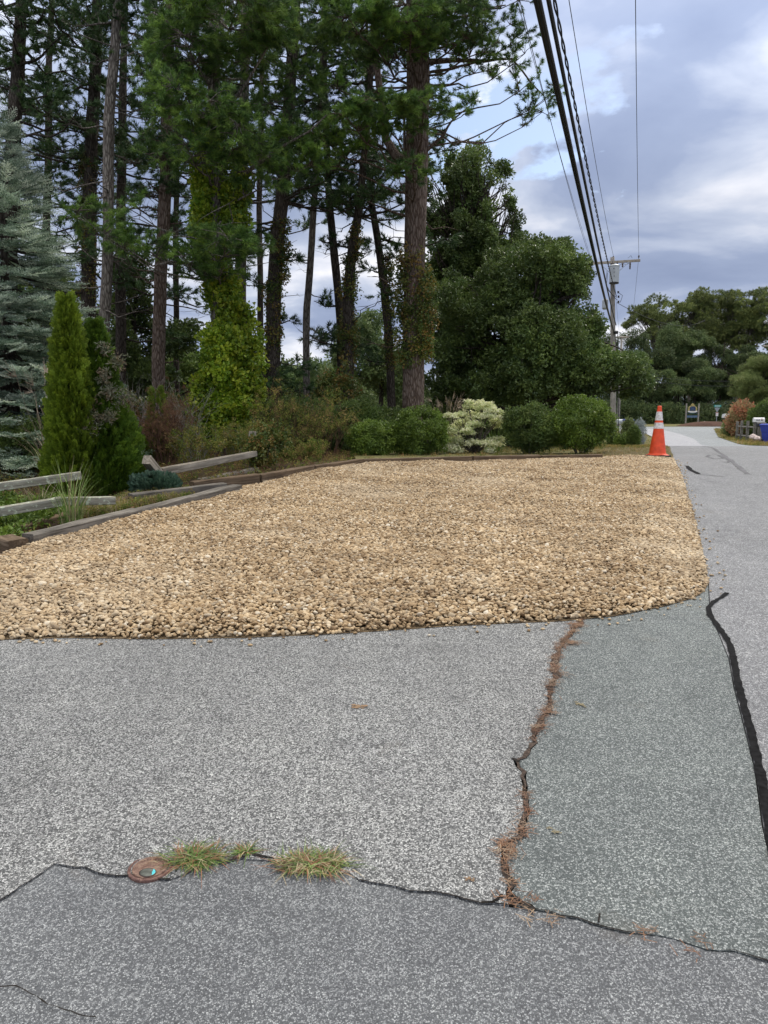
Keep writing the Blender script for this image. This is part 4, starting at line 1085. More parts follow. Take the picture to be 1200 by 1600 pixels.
# ---- climbing plants
def climber(name, label, cat, path_fn, segs, coll, size, group=None, n=600, mat=None):
    """leaf sprays round a trunk; segs = (px centre, py top, py bottom, half width px, d, share)"""
    P, D, S = [], [], []
    tot = sum((b - a) * w * k for (_, a, b, w, _, k) in segs)
    for (cx_, a, b, w, d, k) in segs:
        m = int(n * (b - a) * w * k / tot)
        for _ in range(m):
            py = random.uniform(a, b); f_ = (py - a) / max(1, b - a)
            r = w * d / F * (0.85 + 0.8 * noise.noise(Vector((py * 0.045, cx_, 0)))) * (0.5 + 0.5 * math.sin(math.pi * (0.12 + 0.76 * f_)))
            ax = W(cx_, py, d)
            an = random.uniform(0, 6.283); q = r * random.uniform(0.55, 1.0)
            if noise.noise(Vector((math.cos(an) * 1.5, ax.z * 2.2, math.sin(an) * 1.5 + cx_))) < -0.12: q *= 0.6
            P.append((ax.x + q * math.cos(an), ax.y + q * math.sin(an) * 0.85, ax.z))
            D.append((math.cos(an), math.sin(an), random.uniform(-0.7, 0.2))); S.append(random.uniform(0.75, 1.25) * size)
    t = thing(name, label, cat, P and (W(segs[-1][0], 650, segs[-1][4])) or (0, 0, 0), 0, group)
    b = Vector(t.location)
    A = np.array(P) - np.array(b)
    scatter('leaves', A, dir_rot(D, 'any'), S, coll, t)
    st = MB()
    for (cx_, a, bb, w, d, k) in segs:
        for _ in range(3):
            an = random.uniform(0, 6.28); r = w * d / F * 0.35
            pts = []
            for j in range(8):
                q = W(cx_, bb + (a - bb) * j / 7, d); an += random.uniform(-.6, .6)
                pts.append(q - b + Vector((math.cos(an) * r, math.sin(an) * r, 0)))
            st.tube(pts, 0.008, 4, False)
    joined(st.build('stems', M_BARK_DARK, t))
    return t
climber('climbing_vine', 'thick yellow-green vine wrapping the trunk of the near left pine', 'vine', None,
        [(352, 430, 560, 34, 15.2, 1.15), (352, 520, 650, 52, 15.1, 1.2), (350, 600, 690, 46, 15.0, 1.0), (315, 590, 660, 24, 14.9, .8), (325, 200, 300, 22, 15.2, 1.0), (318, 270, 380, 20, 15.1, 1.2), (362, 280, 370, 22, 15.2, 1.1), (375, 240, 320, 16, 15.3, .9), (385, 480, 560, 20, 15.3, .7), (310, 340, 400, 18, 15.1, .8), (340, 395, 460, 24, 15.2, 1.1), (398, 530, 640, 16, 15.2, .7)], P_VINE, 0.85, n=4600)
climber('climbing_ivy', 'ivy skirt around the trunk of the massive dark pine', 'vine', None, [(640, 480, 570, 26, 17.4, 1.0), (665, 420, 560, 20, 17.3, .8), (632, 400, 500, 16, 17.4, .9), (645, 380, 440, 24, 17.4, .4)], P_IVY, 1.0, 'ivy on the trunks behind the gravel', n=900)
climber('climbing_ivy', 'ivy on the leaning pine right of the vine-wrapped one', 'vine', None, [(428, 430, 540, 17, 19, 1), (440, 340, 440, 16, 19, 1), (424, 530, 640, 18, 19, 1)], P_IVY, 1.0, 'ivy on the trunks behind the gravel', n=700)
climber('climbing_ivy', 'ivy thickening the crooked pine in the gap', 'vine', None, [(546, 400, 480, 13, 20, 1), (545, 480, 580, 15, 20, 1), (556, 350, 410, 10, 20, 1)], P_IVY, 1.0, 'ivy on the trunks behind the gravel', n=500)
climber('climbing_ivy', 'ivy on the slender dark pine beside the massive one', 'vine', None, [(604, 400, 480, 12, 21.5, 1), (610, 480, 580, 11, 21.5, 1)], P_IVY, 1.0, 'ivy on the trunks behind the gravel', n=300)
climber('climbing_ivy', 'ivy on the forked pine beside the blue spruce', 'vine', None, [(138, 240, 340, 17, 19.5, 1), (138, 340, 480, 15, 19.5, .7)], P_IVY, 1.0, 'ivy on the trunks behind the gravel', n=500)

# ---- spruce
def spruce(label, px, d, top_py, half_px, base_py=705):
    x0 = W(px, 650, d).x; z0 = gz(x0, d); H = W(px, top_py, d).z - z0; Rb = half_px * d / F
    t = thing('blue_spruce', label, 'tree', (x0, d, z0))
    trunk_mesh('trunk', [Vector((0, 0, -0.1)), Vector((0, 0, H * 0.6)), Vector((0, 0, H - 0.15))], [0.11, 0.06, 0.012], M_BARK_DARK, t)
    wb = MB(); P, D, S = [], [], []
    h = 0.25
    while h < H - 0.1:
        f_ = 1 - h / H; L = Rb * (f_ ** 0.85) + 0.10
        nb = max(7, int(9 + 12 * f_))
        for q in range(nb):
            a = random.uniform(0, 6.283); l = L * random.uniform(0.72, 1.1)
            s = Vector((0, 0, h)); e_ = Vector((math.cos(a) * l, math.sin(a) * l, h - 0.16 * l + (0.16 if f_ < 0.3 else 0) * l * 1.6 + random.uniform(-.06, .06)))
            cp = curve_pts(s, e_, 0.06, 0.04, 5)
            wb.tube(cp, [0.02 * f_ + 0.008, 0.014 * f_ + .006, 0.008, 0.006, 0.003], 4, False)
            m = max(3, int(l / 0.085))
            u = (e_ - s).normalized(); sd_ = Vector((-u.y, u.x, 0))
            for k in range(m):
                t_ = 0.3 + 0.7 * (k + 0.5) / m
                i0 = min(3, int(t_ * 4)); p = cp[i0].lerp(cp[i0 + 1], t_ * 4 - i0)
                wdt_ = l * 0.32 * (1.15 - t_) + 0.03
                for s_ in (-1, 1):
                    pp = p + sd_ * s_ * random.uniform(0.1, 1.0) * wdt_ + Vector((0, 0, random.uniform(-0.05, 0.02)))
                    dd = (u + sd_ * s_ * random.uniform(0.2, 0.8) + Vector((0, 0, random.uniform(-0.1, 0.35)))).normalized()
                    P.append(pp[:]); D.append(dd[:]); S.append(random.uniform(0.8, 1.25) * (0.75 + 0.25 * f_))
            P.append(e_[:]); D.append((u + Vector((0, 0, 0.25)))[:]); S.append(0.85)
        h += 0.15 + 0.14 * f_ * random.uniform(0.7, 1.3)
    P.append((0, 0, H - 0.12)); D.append((0.05, 0, 1)); S.append(0.6)
    joined(wb.build('branches', M_BARK_DARK, t))
    scatter('needle_sprays', P, dir_rot(D), S, P_SPRUCE, t)
spruce('blue spruce with silvery drooping boughs at the left edge', 22, 12.2, 185, 178)

# ---- arborvitae
def arborvitae(name, label, px, d, top_py, half_px, coll, n=2600, taper=0.8, base_px=None, parent=None):
    x0 = W(px, 650, d).x; z0 = gz(x0, d); H = W(px, top_py, d).z - z0; Rb = half_px * d / F
    t = thing(name, label, 'shrub', (x0, d, z0))
    trunk_mesh('trunk', [Vector((0, 0, -0.05)), Vector((0, 0, H * 0.8))], [0.05, 0.012], M_BARK_DARK, t, 8)
    P, D, S = [], [], []
    for _ in range(n):
        h = H * (1 - math.sqrt(random.random()) ** 1.0) if random.random() < 0.7 else H * random.random()
        f_ = max(0.0, 1 - h / H); a = random.uniform(0, 6.283)
        r = Rb * (f_ ** taper) * (0.86 + 0.34 * noise.noise(Vector((math.cos(a) * 2.4, math.sin(a) * 2.4, h * 3.0 + px))) + 0.20 * noise.noise(Vector((math.cos(a) * 6, math.sin(a) * 6, h * 8 + px)))) * min(1, 0.75 + h * 0.9) + 0.015
        r *= random.uniform(0.78, 1.02)
        P.append((r * math.cos(a), r * math.sin(a), h + 0.02)); 
        D.append((math.cos(a) * 0.75, math.sin(a) * 0.75, random.uniform(0.5, 1.5))); S.append(random.uniform(0.7, 1.15))
    A = dir_rot(D); A[:, 0] = rng.uniform(0.6, 2.5, len(A))
    scatter('foliage', P, A, S, coll, t)
    return t
arborvitae('arborvitae', 'tall pointed bright green arborvitae beside the fallen rails', 113, 9.2, 470, 51, P_ARBOR, 5200, 0.86)
arborvitae('arborvitae', 'darker second arborvitae leaning into the pointed one, cone shaped', 155, 9.45, 510, 66, P_ARBORDK, 5600, 0.82)
arborvitae('arborvitae', 'half-dead small arborvitae with yellow-green tip left of the brown bush', 246, 12.8, 612, 20, P_ARBOR, 500, 0.5)

t = thing('climbing_shrub', 'grey-brown leathery leaves sprawling over the front of the darker arborvitae', 'shrub', (W(150, 650, 9.0).x, 9.0, gz(-3.2, 9.0)))
P, D, S = [], [], []
for (px, py, r_, m) in ((150, 585, 9, 26), (158, 610, 12, 34), (172, 560, 10, 22), (140, 655, 15, 44), (128, 670, 12, 34), (165, 650, 12, 26), (150, 540, 7, 14), (185, 620, 10, 20)):
    for _ in range(m):
        q = W(px + random.gauss(0, r_ * .6), py + random.gauss(0, r_ * .6), 9.0); 
        hh = (q.z - 0.6) / 2.4; q.y = 9.45 - 0.47 * max(0.15, 1 - hh) - 0.04 + random.uniform(-.04, .04)
        P.append((q - t.location)[:]); D.append((random.gauss(0, .5), -0.9, random.gauss(0.1, .4))); S.append(random.uniform(0.5, 0.8))
F_LEATHER = foliage('leathery grey leaves', [(0.10, 0.12, 0.07), (0.16, 0.17, 0.12), (0.20, 0.15, 0.10), (0.08, 0.10, 0.04)], 0.4, 0.1)
P_LEATHER = proto_set('leathery sprays', [p_leaves(F_LEATHER, 9, 0.07, 0.085, 0.32, 0.3, 0.3) for _ in range(3)])
scatter('leaves', P, dir_rot(D, 'any'), S, P_LEATHER, t)

# ---- broadleaf trees
def broadleaf(name, label, base_px, d, lobes, trunk_r, coll, n, size=1.0, barkm=None, group=None, gap=0.0, fork_py=None, cat='tree', limbs=14, shell=0.5):
    x0 = W(base_px, 650, d).x; z0 = gz(x0, d) - 0.05
    t = thing(name, label, cat, (x0, d, z0), 0, group)
    base = Vector((x0, d, z0)); k = d / F
    L = []
    for (px, py, hw, hh, dd, *o) in lobes:
        c = W(px, py, d + dd) - base; L.append((c, hw * k, min(hw * k * 0.95, 3.2), hh * k))
    top = max(c.z + 0.4 * rz_ for c, _, _, rz_ in L)
    cmean = sum((c for c, *_ in L), Vector()) / len(L)
    fork = Vector((cmean.x * 0.5, cmean.y * 0.5, max(0.5, min(c.z - rz_ * 0.6 for c, _, _, rz_ in L))))
    barkm = barkm or M_BARK_DARK
    trunk_mesh('trunk', [Vector((0, 0, 0)), fork, Vector((cmean.x * 0.9, cmean.y * 0.9, top))], [trunk_r, trunk_r * 0.75, trunk_r * 0.15], barkm, t, 9)
    wb = MB(); P, D, S = [], [], []
    vol = [a * b * c_ for _, a, b, c_ in L]; tv = sum(v ** 0.72 for v in vol)
    seed = Vector((base_px * 0.37, d, 0))
    for (c, a_, b_, c_), v in zip(L, vol):
        m = int(n * v ** 0.72 / tv)
        ends = []
        for _ in range(max(3, int(limbs / len(L)))):
            u = rdir(); e_ = c + Vector((u.x * a_, u.y * b_, u.z * c_)) * random.uniform(0.6, 0.95)
            s = fork.lerp(Vector((cmean.x * .9, cmean.y * .9, top)), random.uniform(0, 0.7))
            cp = curve_pts(s, e_, -0.05, 0.12, 6); r0 = trunk_r * 0.28
            wb.tube(cp, [r0 * (1 - 0.85 * i / 5) for i in range(6)], 4, False)
            for j in (3, 4):
                f_ = cp[j] + rdir() * a_ * 0.5
                wb.tube(curve_pts(cp[j], f_, 0, 0.15, 3), [r0 * 0.3, r0 * 0.2, r0 * 0.08], 3, False)
        tries = 0
        while m > 0 and tries < n * 6:
            tries += 1
            u = rdir(); q = random.random() ** (1 / 3) if random.random() > shell else random.uniform(0.82, 1.05)
            rr_ = 1 + 0.30 * noise.noise(u * 2.2 + c) + 0.16 * noise.noise(u * 6 + c)
            p = c + Vector((u.x * a_, u.y * b_, u.z * c_)) * q * rr_
            if noise.noise((p + base) * (0.9 / max(0.5, size)) + seed) < gap - 0.22: continue
            if p.z < 0.05: continue
            m -= 1
            P.append(p[:]); dd = u + Vector((0, 0, 0.15)); D.append(dd[:]); S.append(random.uniform(0.7, 1.3) * size)
    joined(wb.build('branches', barkm, t))
    scatter('crown', P, dir_rot(D, 'any'), S, coll, t)
    return t
def rough(lobes, k=3):
    out = []
    for (px, py, hw, hh, dd) in lobes:
        out.append((px, py, hw * 0.82, hh * 0.82, dd))
        for _ in range(k):
            a = random.uniform(0, 6.283)
            out.append((px + math.cos(a) * hw * 0.72, py + math.sin(a) * hh * 0.72, hw * random.uniform(0.22, 0.42), hh * random.uniform(0.22, 0.42), dd + random.uniform(-1, 1)))
    return out
broadleaf('oak_tree', 'broad dark green oak spreading over the round shrubs', 795, 21.5,
    rough([(830, 425, 68, 48, 0), (755, 480, 80, 70, 0), (868, 470, 56, 60, 0), (900, 520, 44, 46, 0), (840, 530, 80, 60, -1), (740, 560, 75, 50, 0.5), (900, 575, 72, 38, -0.6), (970, 580, 48, 30, -0.5), (800, 600, 80, 34, -0.6), (700, 600, 50, 40, 1.0), (700, 500, 45, 60, 1.5), (868, 400, 34, 28, 0), (892, 425, 34, 36, 0), (860, 450, 50, 36, 0), (903, 445, 16, 22, 0), (990, 600, 32, 20, 0), (880, 610, 60, 18, 0), (720, 640, 60, 24, 1.5), (860, 635, 60, 16, 1.5)]), 0.22, P_OAK, 12500, 0.9, gap=0.04, limbs=54, shell=0.55)
broadleaf('oak_tree', 'tall ragged oak rising behind the massive pine and the broad oak', 735, 24.5,
    rough([(740, 265, 45, 28, 0), (765, 300, 36, 36, 0), (710, 300, 45, 40, 0), (770, 350, 34, 34, 0), (715, 370, 50, 40, 0), (690, 430, 40, 40, 0), (740, 420, 40, 36, 0), (690, 255, 26, 18, 0), (700, 520, 40, 60, 0), (785, 385, 38, 34, 0), (750, 395, 50, 40, 0), (690, 330, 40, 40, 0), (745, 235, 22, 10, 0), (780, 275, 22, 22, 0), (665, 300, 22, 40, 0), (790, 330, 14, 30, 0), (760, 400, 60, 34, 0), (720, 420, 50, 40, 0), (785, 350, 34, 36, 0), (800, 395, 40, 30, 0)], 4), 0.16, P_OAK, 5200, 0.95, gap=0.10, limbs=40, shell=0.4)
broadleaf('small_tree', 'pale grey-leaved tree seen through the gap left of the massive pine', 590, 34, [(590, 520, 40, 30, 0), (570, 560, 50, 34, 0), (610, 580, 40, 40, 0), (640, 560, 30, 30, 1)], 0.14, P_OAKPALE, 1500, 1.5, gap=0.08, limbs=20)
broadleaf('small_tree', 'dull green tree low in the gap behind the twin stems', 500, 38, [(500, 600, 60, 34, 0), (450, 610, 50, 30, 0), (550, 620, 60, 30, 0)], 0.14, P_OAKPALE, 1500, 1.6, gap=0.02, limbs=12)
broadleaf('small_tree', 'green tree low behind the vine-wrapped pine', 290, 30, [(290, 590, 60, 36, 0), (360, 600, 60, 36, 0), (230, 600, 60, 40, 0), (180, 590, 50, 44, 0)], 0.14, P_OAK, 2200, 1.5, gap=0.0, limbs=12)
broadleaf('small_tree', 'dark leafy tree behind the blue spruce', 90, 27, [(90, 560, 70, 50, 0), (30, 560, 70, 60, 0), (150, 540, 50, 60, 0), (60, 470, 60, 50, 0), (-60, 520, 80, 80, 0)], 0.16, P_OAK, 3000, 1.5, gap=0.02, limbs=12)
broadleaf('small_tree', 'slender leafy tree between the slim pale and reddish pine trunks', 205, 23, [(205, 470, 32, 40, 0), (215, 530, 36, 40, 0), (280, 520, 30, 30, 0), (200, 410, 26, 30, 0), (180, 560, 40, 30, 0), (230, 590, 40, 26, 0)], 0.10, P_OAK, 1700, 1.1, gap=0.12, limbs=20)

# ---- round shrubs in front of the lawn strip
def shrub(name, label, px, py_top, half_px, d, coll, n, group=None, stems=7, flat_top=0.0, base_lift=0.0, size=1.0, cat='shrub', twigm=None, openness=-0.3):
    x0 = W(px, 650, d).x; z0 = gz(x0, d) + 0.02; H = W(px, py_top, d).z - z0; Rr = half_px * d / F
    t = thing(name, label, cat, (x0, d, z0), 0, group)
    P, D, S = [], [], []; seed = Vector((px * 0.7, 3, 1))
    zc = (H + base_lift) * 0.5; hz = (H - base_lift) * 0.5
    while len(P) < n:
        u = rdir(); q = random.uniform(0.55, 1.0) ** 0.5
        e_ = 1 + flat_top * (abs(u.z) ** 4) * 0.4
        rr_ = 1 + 0.26 * noise.noise(u * 2.3 + seed) + 0.20 * noise.noise(u * 7 + seed)
        ux = math.copysign(abs(u.x) ** (1 - 0.3 * flat_top), u.x)
        p = Vector((ux * Rr, u.y * Rr * 0.9, u.z * hz * e_)) * q * rr_; p.z += zc
        if p.z < 0.02: continue
        if noise.noise(p * 4.5 + seed) < openness: continue
        P.append(p[:]); D.append((u.x, u.y, u.z + 0.7)); S.append(random.uniform(0.75, 1.25) * size)
    scatter('foliage', P, dir_rot(D, 'any'), S, coll, t)
    wb = MB()
    for i in range(stems):
        a = random.uniform(0, 6.283); e_ = Vector((math.cos(a) * Rr * 0.7, math.sin(a) * Rr * 0.6, H * random.uniform(0.55, 0.85)))
        cp = curve_pts(Vector((math.cos(a) * 0.04, math.sin(a) * 0.04, -0.04)), e_, 0.0, 0.15, 5)
        wb.tube(cp, [0.017, 0.013, 0.010, 0.007, 0.003], 5, False)
        for j in (2, 3): wb.tube([cp[j], cp[j] + rdir() * Rr * 0.4 + Vector((0, 0, 0.1))], [0.007, 0.002], 3, False)
    joined(wb.build('stems', twigm or M_BARK_GREY, t))
    return t
SG = 'round shrubs along the back of the gravel'
shrub('round_shrub', 'smallest rounded shrub, leftmost of the row behind the gravel', 580, 658, 38, 14.6, P_SHRUB, 900, SG)
shrub('round_shrub', 'rounded bright green shrub left of the cream-leaved one', 656, 638, 44, 14.8, P_SHRUB, 1300, SG)
shrub('round_shrub', 'darker rounded shrub right of the cream-leaved one', 829, 634, 39, 15.0, P_SHRUBDK, 1000, SG, 9, base_lift=0.12, size=1.0)
shrub('round_shrub', 'widest flat-topped shrub with bare stems showing beneath, beside the pole', 908, 631, 49, 15.0, P_SHRUB, 1500, SG, 14, 0.9, 0.22, openness=-0.36)
# cream variegated dogwood in tiers
def dogwood():
    d = 15.6; x0 = W(742, 650, d).x; z0 = gz(x0, d)
    t = thing('variegated_shrub', 'cream and pale green variegated shrub in loose tiers behind the gravel', 'shrub', (x0, d, z0))
    base = Vector((x0, d, z0)); P, D, S = [], [], []; wb = MB()
    for _ in range(64):
        u = random.uniform(-1, 1); v = random.uniform(0, 1)
        py = 625 + v * 72; hw = 20 + 30 * math.sin(math.pi * min(1, 0.25 + v * 0.6))
        c = W(740 + u * hw, py, d + random.uniform(-0.55, 0.45)) - base
        c.z -= abs(u) * 0.10
        wb.tube(curve_pts(Vector((0, 0, 0)), c, -0.1, 0.1, 5), [0.014, 0.011, 0.008, 0.006, 0.003], 4, False)
        r = random.uniform(0.06, 0.15)
        for _ in range(17):
            a = random.uniform(0, 6.28); q = r * math.sqrt(random.random())
            P.append((c.x + q * math.cos(a), c.y + q * math.sin(a), c.z + random.gauss(0, .018) - q * q * 1.2)); D.append((math.cos(a), math.sin(a), -0.1)); S.append(random.uniform(0.7, 1.15))
    scatter('foliage', P, dir_rot(D), S, P_DOG, t); joined(wb.build('stems', M_BARK_GREY, t))
dogwood()

# ---- tangled undergrowth
def twig_bush(name, label, px, py_top, half_px, d, mat, n=26, group=None, leaves=None, nl=0, cat='shrub', lean=0.0):
    x0 = W(px, 650, d).x; z0 = gz(x0, d); H = W(px, py_top, d).z - z0; Rr = half_px * d / F
    t = thing(name, label, cat, (x0, d, z0), 0, group); wb = MB(); P = []
    def grow(p, dr, L, r, k):
        pts = [p]; q = p.copy(); dd = dr.copy()
        for i in range(4):
            dd = (dd + Vector((random.gauss(0, .16), random.gauss(0, .16), random.gauss(0.03, .12)))).normalized()
            q = q + dd * L / 4; pts.append(q.copy())
        wb.tube(pts, [r, r * .85, r * .7, r * .55, r * .4], 3, False); P.append(pts[-1]); P.append(pts[2])
        if k > 0:
            for j in (2, 3, 4):
                if random.random() < 0.85:
                    grow(pts[j], (dd + rdir() * 0.65).normalized(), L * random.uniform(0.45, 0.65), r * 0.6, k - 1)
    for i in range(n):
        a = random.uniform(0, 6.28); q = random.random() ** 0.5 * Rr * 0.5
        s = Vector((math.cos(a) * q, math.sin(a) * q, 0)); dr = Vector((math.cos(a) * Rr * 0.55 / max(.3, H) + lean, math.sin(a) * Rr * 0.5 / max(.3, H), 1)).normalized()
        grow(s, dr, H * random.uniform(0.45, 0.75), 0.006, 2)
    joined(wb.build('twigs', mat, t))
    if leaves:
        Q = [random.choice(P) + rdir() * 0.05 for _ in range(nl)]; Q = [q for q in Q if q.z > 0.03]
        scatter('leaves', [q[:] for q in Q], dir_rot(np.array([rdir()[:] for _ in Q]), 'any'), rng.uniform(0.6, 1.1, len(Q)), leaves, t)
    return t
twig_bush('bare_bush', 'bare grey twiggy bush behind the arborvitae', 212, 596, 48, 14.2, M_TWIG, 34)
twig_bush('bare_bush', 'pale leafless twigs between the brown bush and the vine', 296, 598, 36, 14.3, M_TWIG, 28)
twig_bush('dead_bush', 'reddish-brown dead bush right of the arborvitaes', 258, 628, 32, 12.6, M_TWIGBROWN, 60, None, P_BROWN, 700)
twig_bush('weedy_bush', 'brambly weeds right of the brown dead bush', 306, 668, 40, 12.6, M_TWIG, 22, None, P_WEED, 420)
twig_bush('weedy_bush', 'yellowish tangled weeds under the vine-wrapped pine', 372, 662, 42, 13.6, M_TWIG, 20, None, P_WEED, 520)
twig_bush('weedy_bush', 'brown-stemmed thicket left of the smallest round shrub', 505, 628, 44, 14.6, M_TWIGBROWN, 40, None, P_WEED, 500)
twig_bush('weedy_bush', 'straggly brownish thicket below the leaning ivy pine', 445, 612, 36, 14.8, M_TWIGBROWN, 30, None, P_WEED, 300)
twig_bush('weedy_bush', 'low leafy tangle on the lip of the timber edging', 470, 690, 46, 13.7, M_TWIGBROWN, 24, None, P_WEED, 480)
twig_bush('weedy_bush', 'leafy bush hiding the lower end of the split rails', 408, 672, 24, 12.2, M_TWIGBROWN, 18, None, P_IVY, 200)
shrub('leafy_bush', 'green bush between the thicket and the bright round shrub', 560, 628, 44, 17.0, P_SHRUBDK, 1300, size=1.3)
shrub('leafy_bush', 'vine-draped bush at the foot of the twin stems', 528, 575, 36, 18.6, P_IVY, 700, size=1.1)
shrub('leafy_bush', 'dark bush filling in behind the tangled thicket', 470, 625, 60, 18.0, P_SHRUBDK, 1500, size=1.6)
shrub('leafy_bush', 'shaded bush behind the vine-wrapped pine', 385, 620, 60, 18.5, P_SHRUBDK, 1300, size=1.6)
shrub('leafy_bush', 'shaded bush behind the bare grey twigs', 260, 625, 70, 18.5, P_IVY, 1200, size=1.5)
shrub('leafy_bush', 'shaded bush behind the arborvitaes', 150, 600, 70, 17.5, P_IVY, 1300, size=1.5)
shrub('leafy_bush', 'low dark bush under the blue spruce', 40, 655, 60, 11.2, P_SHRUBDK, 700, size=1.0, openness=0.0)
shrub('leafy_bush', 'green bush at the foot of the massive pine', 610, 640, 40, 18.5, P_SHRUBDK, 900, size=1.3)
shrub('leafy_bush', 'shaded bush under the left half of the broad oak', 700, 630, 60, 22.5, P_SHRUBDK, 1200, size=1.7)
shrub('leafy_bush', 'shaded bush under the middle of the broad oak', 800, 632, 70, 23.5, P_SHRUBDK, 1200, size=1.8)
shrub('leafy_bush', 'shaded bush under the right end of the broad oak', 890, 628, 60, 25, P_SHRUBDK, 1200, size=1.8)
shrub('juniper_bush', 'low spreading blue-green juniper by the leaning post', 238, 742, 36, 9.3, P_JUN, 2200, size=0.48, stems=4)
shrub('leafy_bush', 'small ivy-dark bush at the end of the split rails', 406, 678, 22, 11.8, P_IVY, 260, size=0.7)

# ornamental grasses with real blades
def blade_clump(name, label, px, d, H, R_, n, mats, seed_heads=False, group=None, lean=0.6, w=0.010, cat='grass', loc=None):
    if loc is None:
        x0 = W(px, 650, d).x; loc = Vector((x0, d, gz(x0, d)))
    t = thing(name, label, cat, loc, 0, group); mb = MB()
    for i in range(n):
        a = random.uniform(0, 6.283); q = random.random() ** 0.5 * R_ * 0.35
        b = Vector((math.cos(a) * q, math.sin(a) * q, 0)); a += random.gauss(0, 0.6); o = Vector((math.cos(a), math.sin(a), 0)); s = Vector((-o.y, o.x, 0)) * w / 2
        hh = H * random.uniform(0.45, 1.1); ln = lean * random.uniform(0.2, 1.3); k = 5; vs = []
        for j in range(k + 1):
            u = j / k
            c = b + Vector((0, 0, hh * (u - 0.55 * ln * u * u))) + o * (hh * ln * 0.8 * u * u)
            if c.z < 0.004: c.z = 0.004 + 0.002 * random.random()
            ww = (1 - u * u) * 0.95 + 0.05
            vs += [c - s * ww, c + s * ww]
        mb.add(vs, [[2*j, 2*j+1, 2*j+3, 2*j+2] for j in range(k)], random.randrange(len(mats)))
    joined(mb.build('blades', mats, t))
    if seed_heads:
        sb = MB()
        for i in range(seed_heads):
            a = random.uniform(0, 6.283); o = Vector((math.cos(a), math.sin(a), 0)) * H * random.uniform(0.1, 0.45)
            cp = curve_pts(Vector((0, 0, 0)), o + Vector((0, 0, H * random.uniform(1.0, 1.25))), -0.04, 0.05, 6)
            sb.tube(cp, 0.002, 3, False)
            for _ in range(9):
                e_ = cp[-1] + Vector((o.x * random.uniform(0, .5), o.y * random.uniform(0, .5), random.uniform(-.12, .1))) + rdir() * 0.03
                sb.tube([cp[-2].lerp(cp[-1], 0.6), e_], [0.003, 0.001], 3, False)
        joined(sb.build('seed_heads', mats[-1], t))
    return t
def bladem(name, c): 
    m, nt, b, out = new_mat(name); n_ = tex(nt, 'Noise', 9, coords(nt), 3)
    nt.links.new(ramp(nt, n_.outputs[0], [(0.35, tuple(q * 0.75 for q in c)), (0.65, tuple(min(1, q * 1.25) for q in c))]), b.inputs['Base Color'])
    b.inputs['Roughness'].default_value = 0.6; b.inputs['Specular IOR Level'].default_value = 0.25
    return m
B_G = bladem('green blades', (0.14, 0.24, 0.05)); B_L = bladem('light blades', (0.22, 0.30, 0.09)); B_S = bladem('straw blades real', (0.40, 0.33, 0.20)); B_R = bladem('reddish blades', (0.27, 0.13, 0.07)); B_D = bladem('dark green blades', (0.09, 0.14, 0.035)); B_T = bladem('tan plumes', (0.42, 0.33, 0.24))
blade_clump('ornamental_grass', 'clump of long arching green grass growing between the lower left rails', 104, 7.3, 0.85, 0.30, 100, [B_G, B_L, B_L, B_S], 0, None, 0.55, 0.009)
blade_clump('ornamental_grass', 'tan plumed grass behind the left side of the pointed arborvitae', 78, 10.2, 1.35, 0.4, 90, [B_G, B_S, B_T], 16)
blade_clump('ornamental_grass', 'feathery maiden grass behind the bright round shrub', 700, 16.4, 1.05, 0.7, 150, [B_G, B_L, B_T], 22, None, 0.6, 0.012)
blade_clump('ornamental_grass', 'arching green grass behind the cream-leaved shrub', 772, 16.3, 0.75, 0.6, 120, [B_G, B_L], 4, None, 0.7, 0.012)
blade_clump('weed_clump', 'dry pale weeds beside the lower left rail', 52, 8.4, 0.55, 0.4, 60, [B_S, B_T], 0, None, 0.9, 0.005)

# ---- grass tufts in the pavement seam
def pave_tuft(label, px, py, rx_, ry_, n, H, lab_mats, seed_):
    c = gp(px, py); t = thing('grass_tuft', label, 'grass', c, 0, 'grass tufts growing in the pavement seam'); mb = MB()
    for i in range(n):
        bx = random.gauss(0, rx_ * 0.48); by = random.gauss(0, ry_ * 0.42) - 0.25 * bx * (1 if px < 400 else -0.35) * 0
        a = math.atan2(by, bx) + random.gauss(0, 1.3); o = Vector((math.cos(a), math.sin(a), 0)); 
        w = random.uniform(0.0012, 0.0026); s = Vector((-o.y, o.x, 0)) * w
        L = H * random.uniform(0.5, 1.25) * (1.5 if random.random() < 0.12 else 1); up = random.uniform(0.05, 0.7)
        vs = []; k = 4
        for j in range(k + 1):
            u = j / k
            p = Vector((bx, by, 0)) + o * L * u * (0.35 + 0.65 * (1 - up)) * (0.6 + 0.6 * u) + Vector((0, 0, L * up * (u - 0.62 * u * u) + 0.003))
            p.z += 0.0
            ww = 1 - 0.85 * u; vs += [p - s * ww, p + s * ww]
        mb.add(vs, [[2*j, 2*j+1, 2*j+3, 2*j+2] for j in range(k)], random.choice(lab_mats))
    joined(mb.build('blades', [B_D, B_G, B_S, B_R, B_L], t))
    return t
pave_tuft('middle-sized grass tuft right beside the round iron cover', 306, 1343, 0.070, 0.050, 520, 0.066, [0, 0, 0, 0, 1, 2, 3, 3], 1)
pave_tuft('smallest grass tuft, between the two larger ones', 384, 1332, 0.026, 0.018, 110, 0.050, [0, 0, 1, 2, 3], 2)
pave_tuft('largest straw-tipped grass tuft in the pavement seam', 487, 1352, 0.090, 0.046, 760, 0.066, [0, 0, 0, 2, 2, 3, 3, 4], 3)

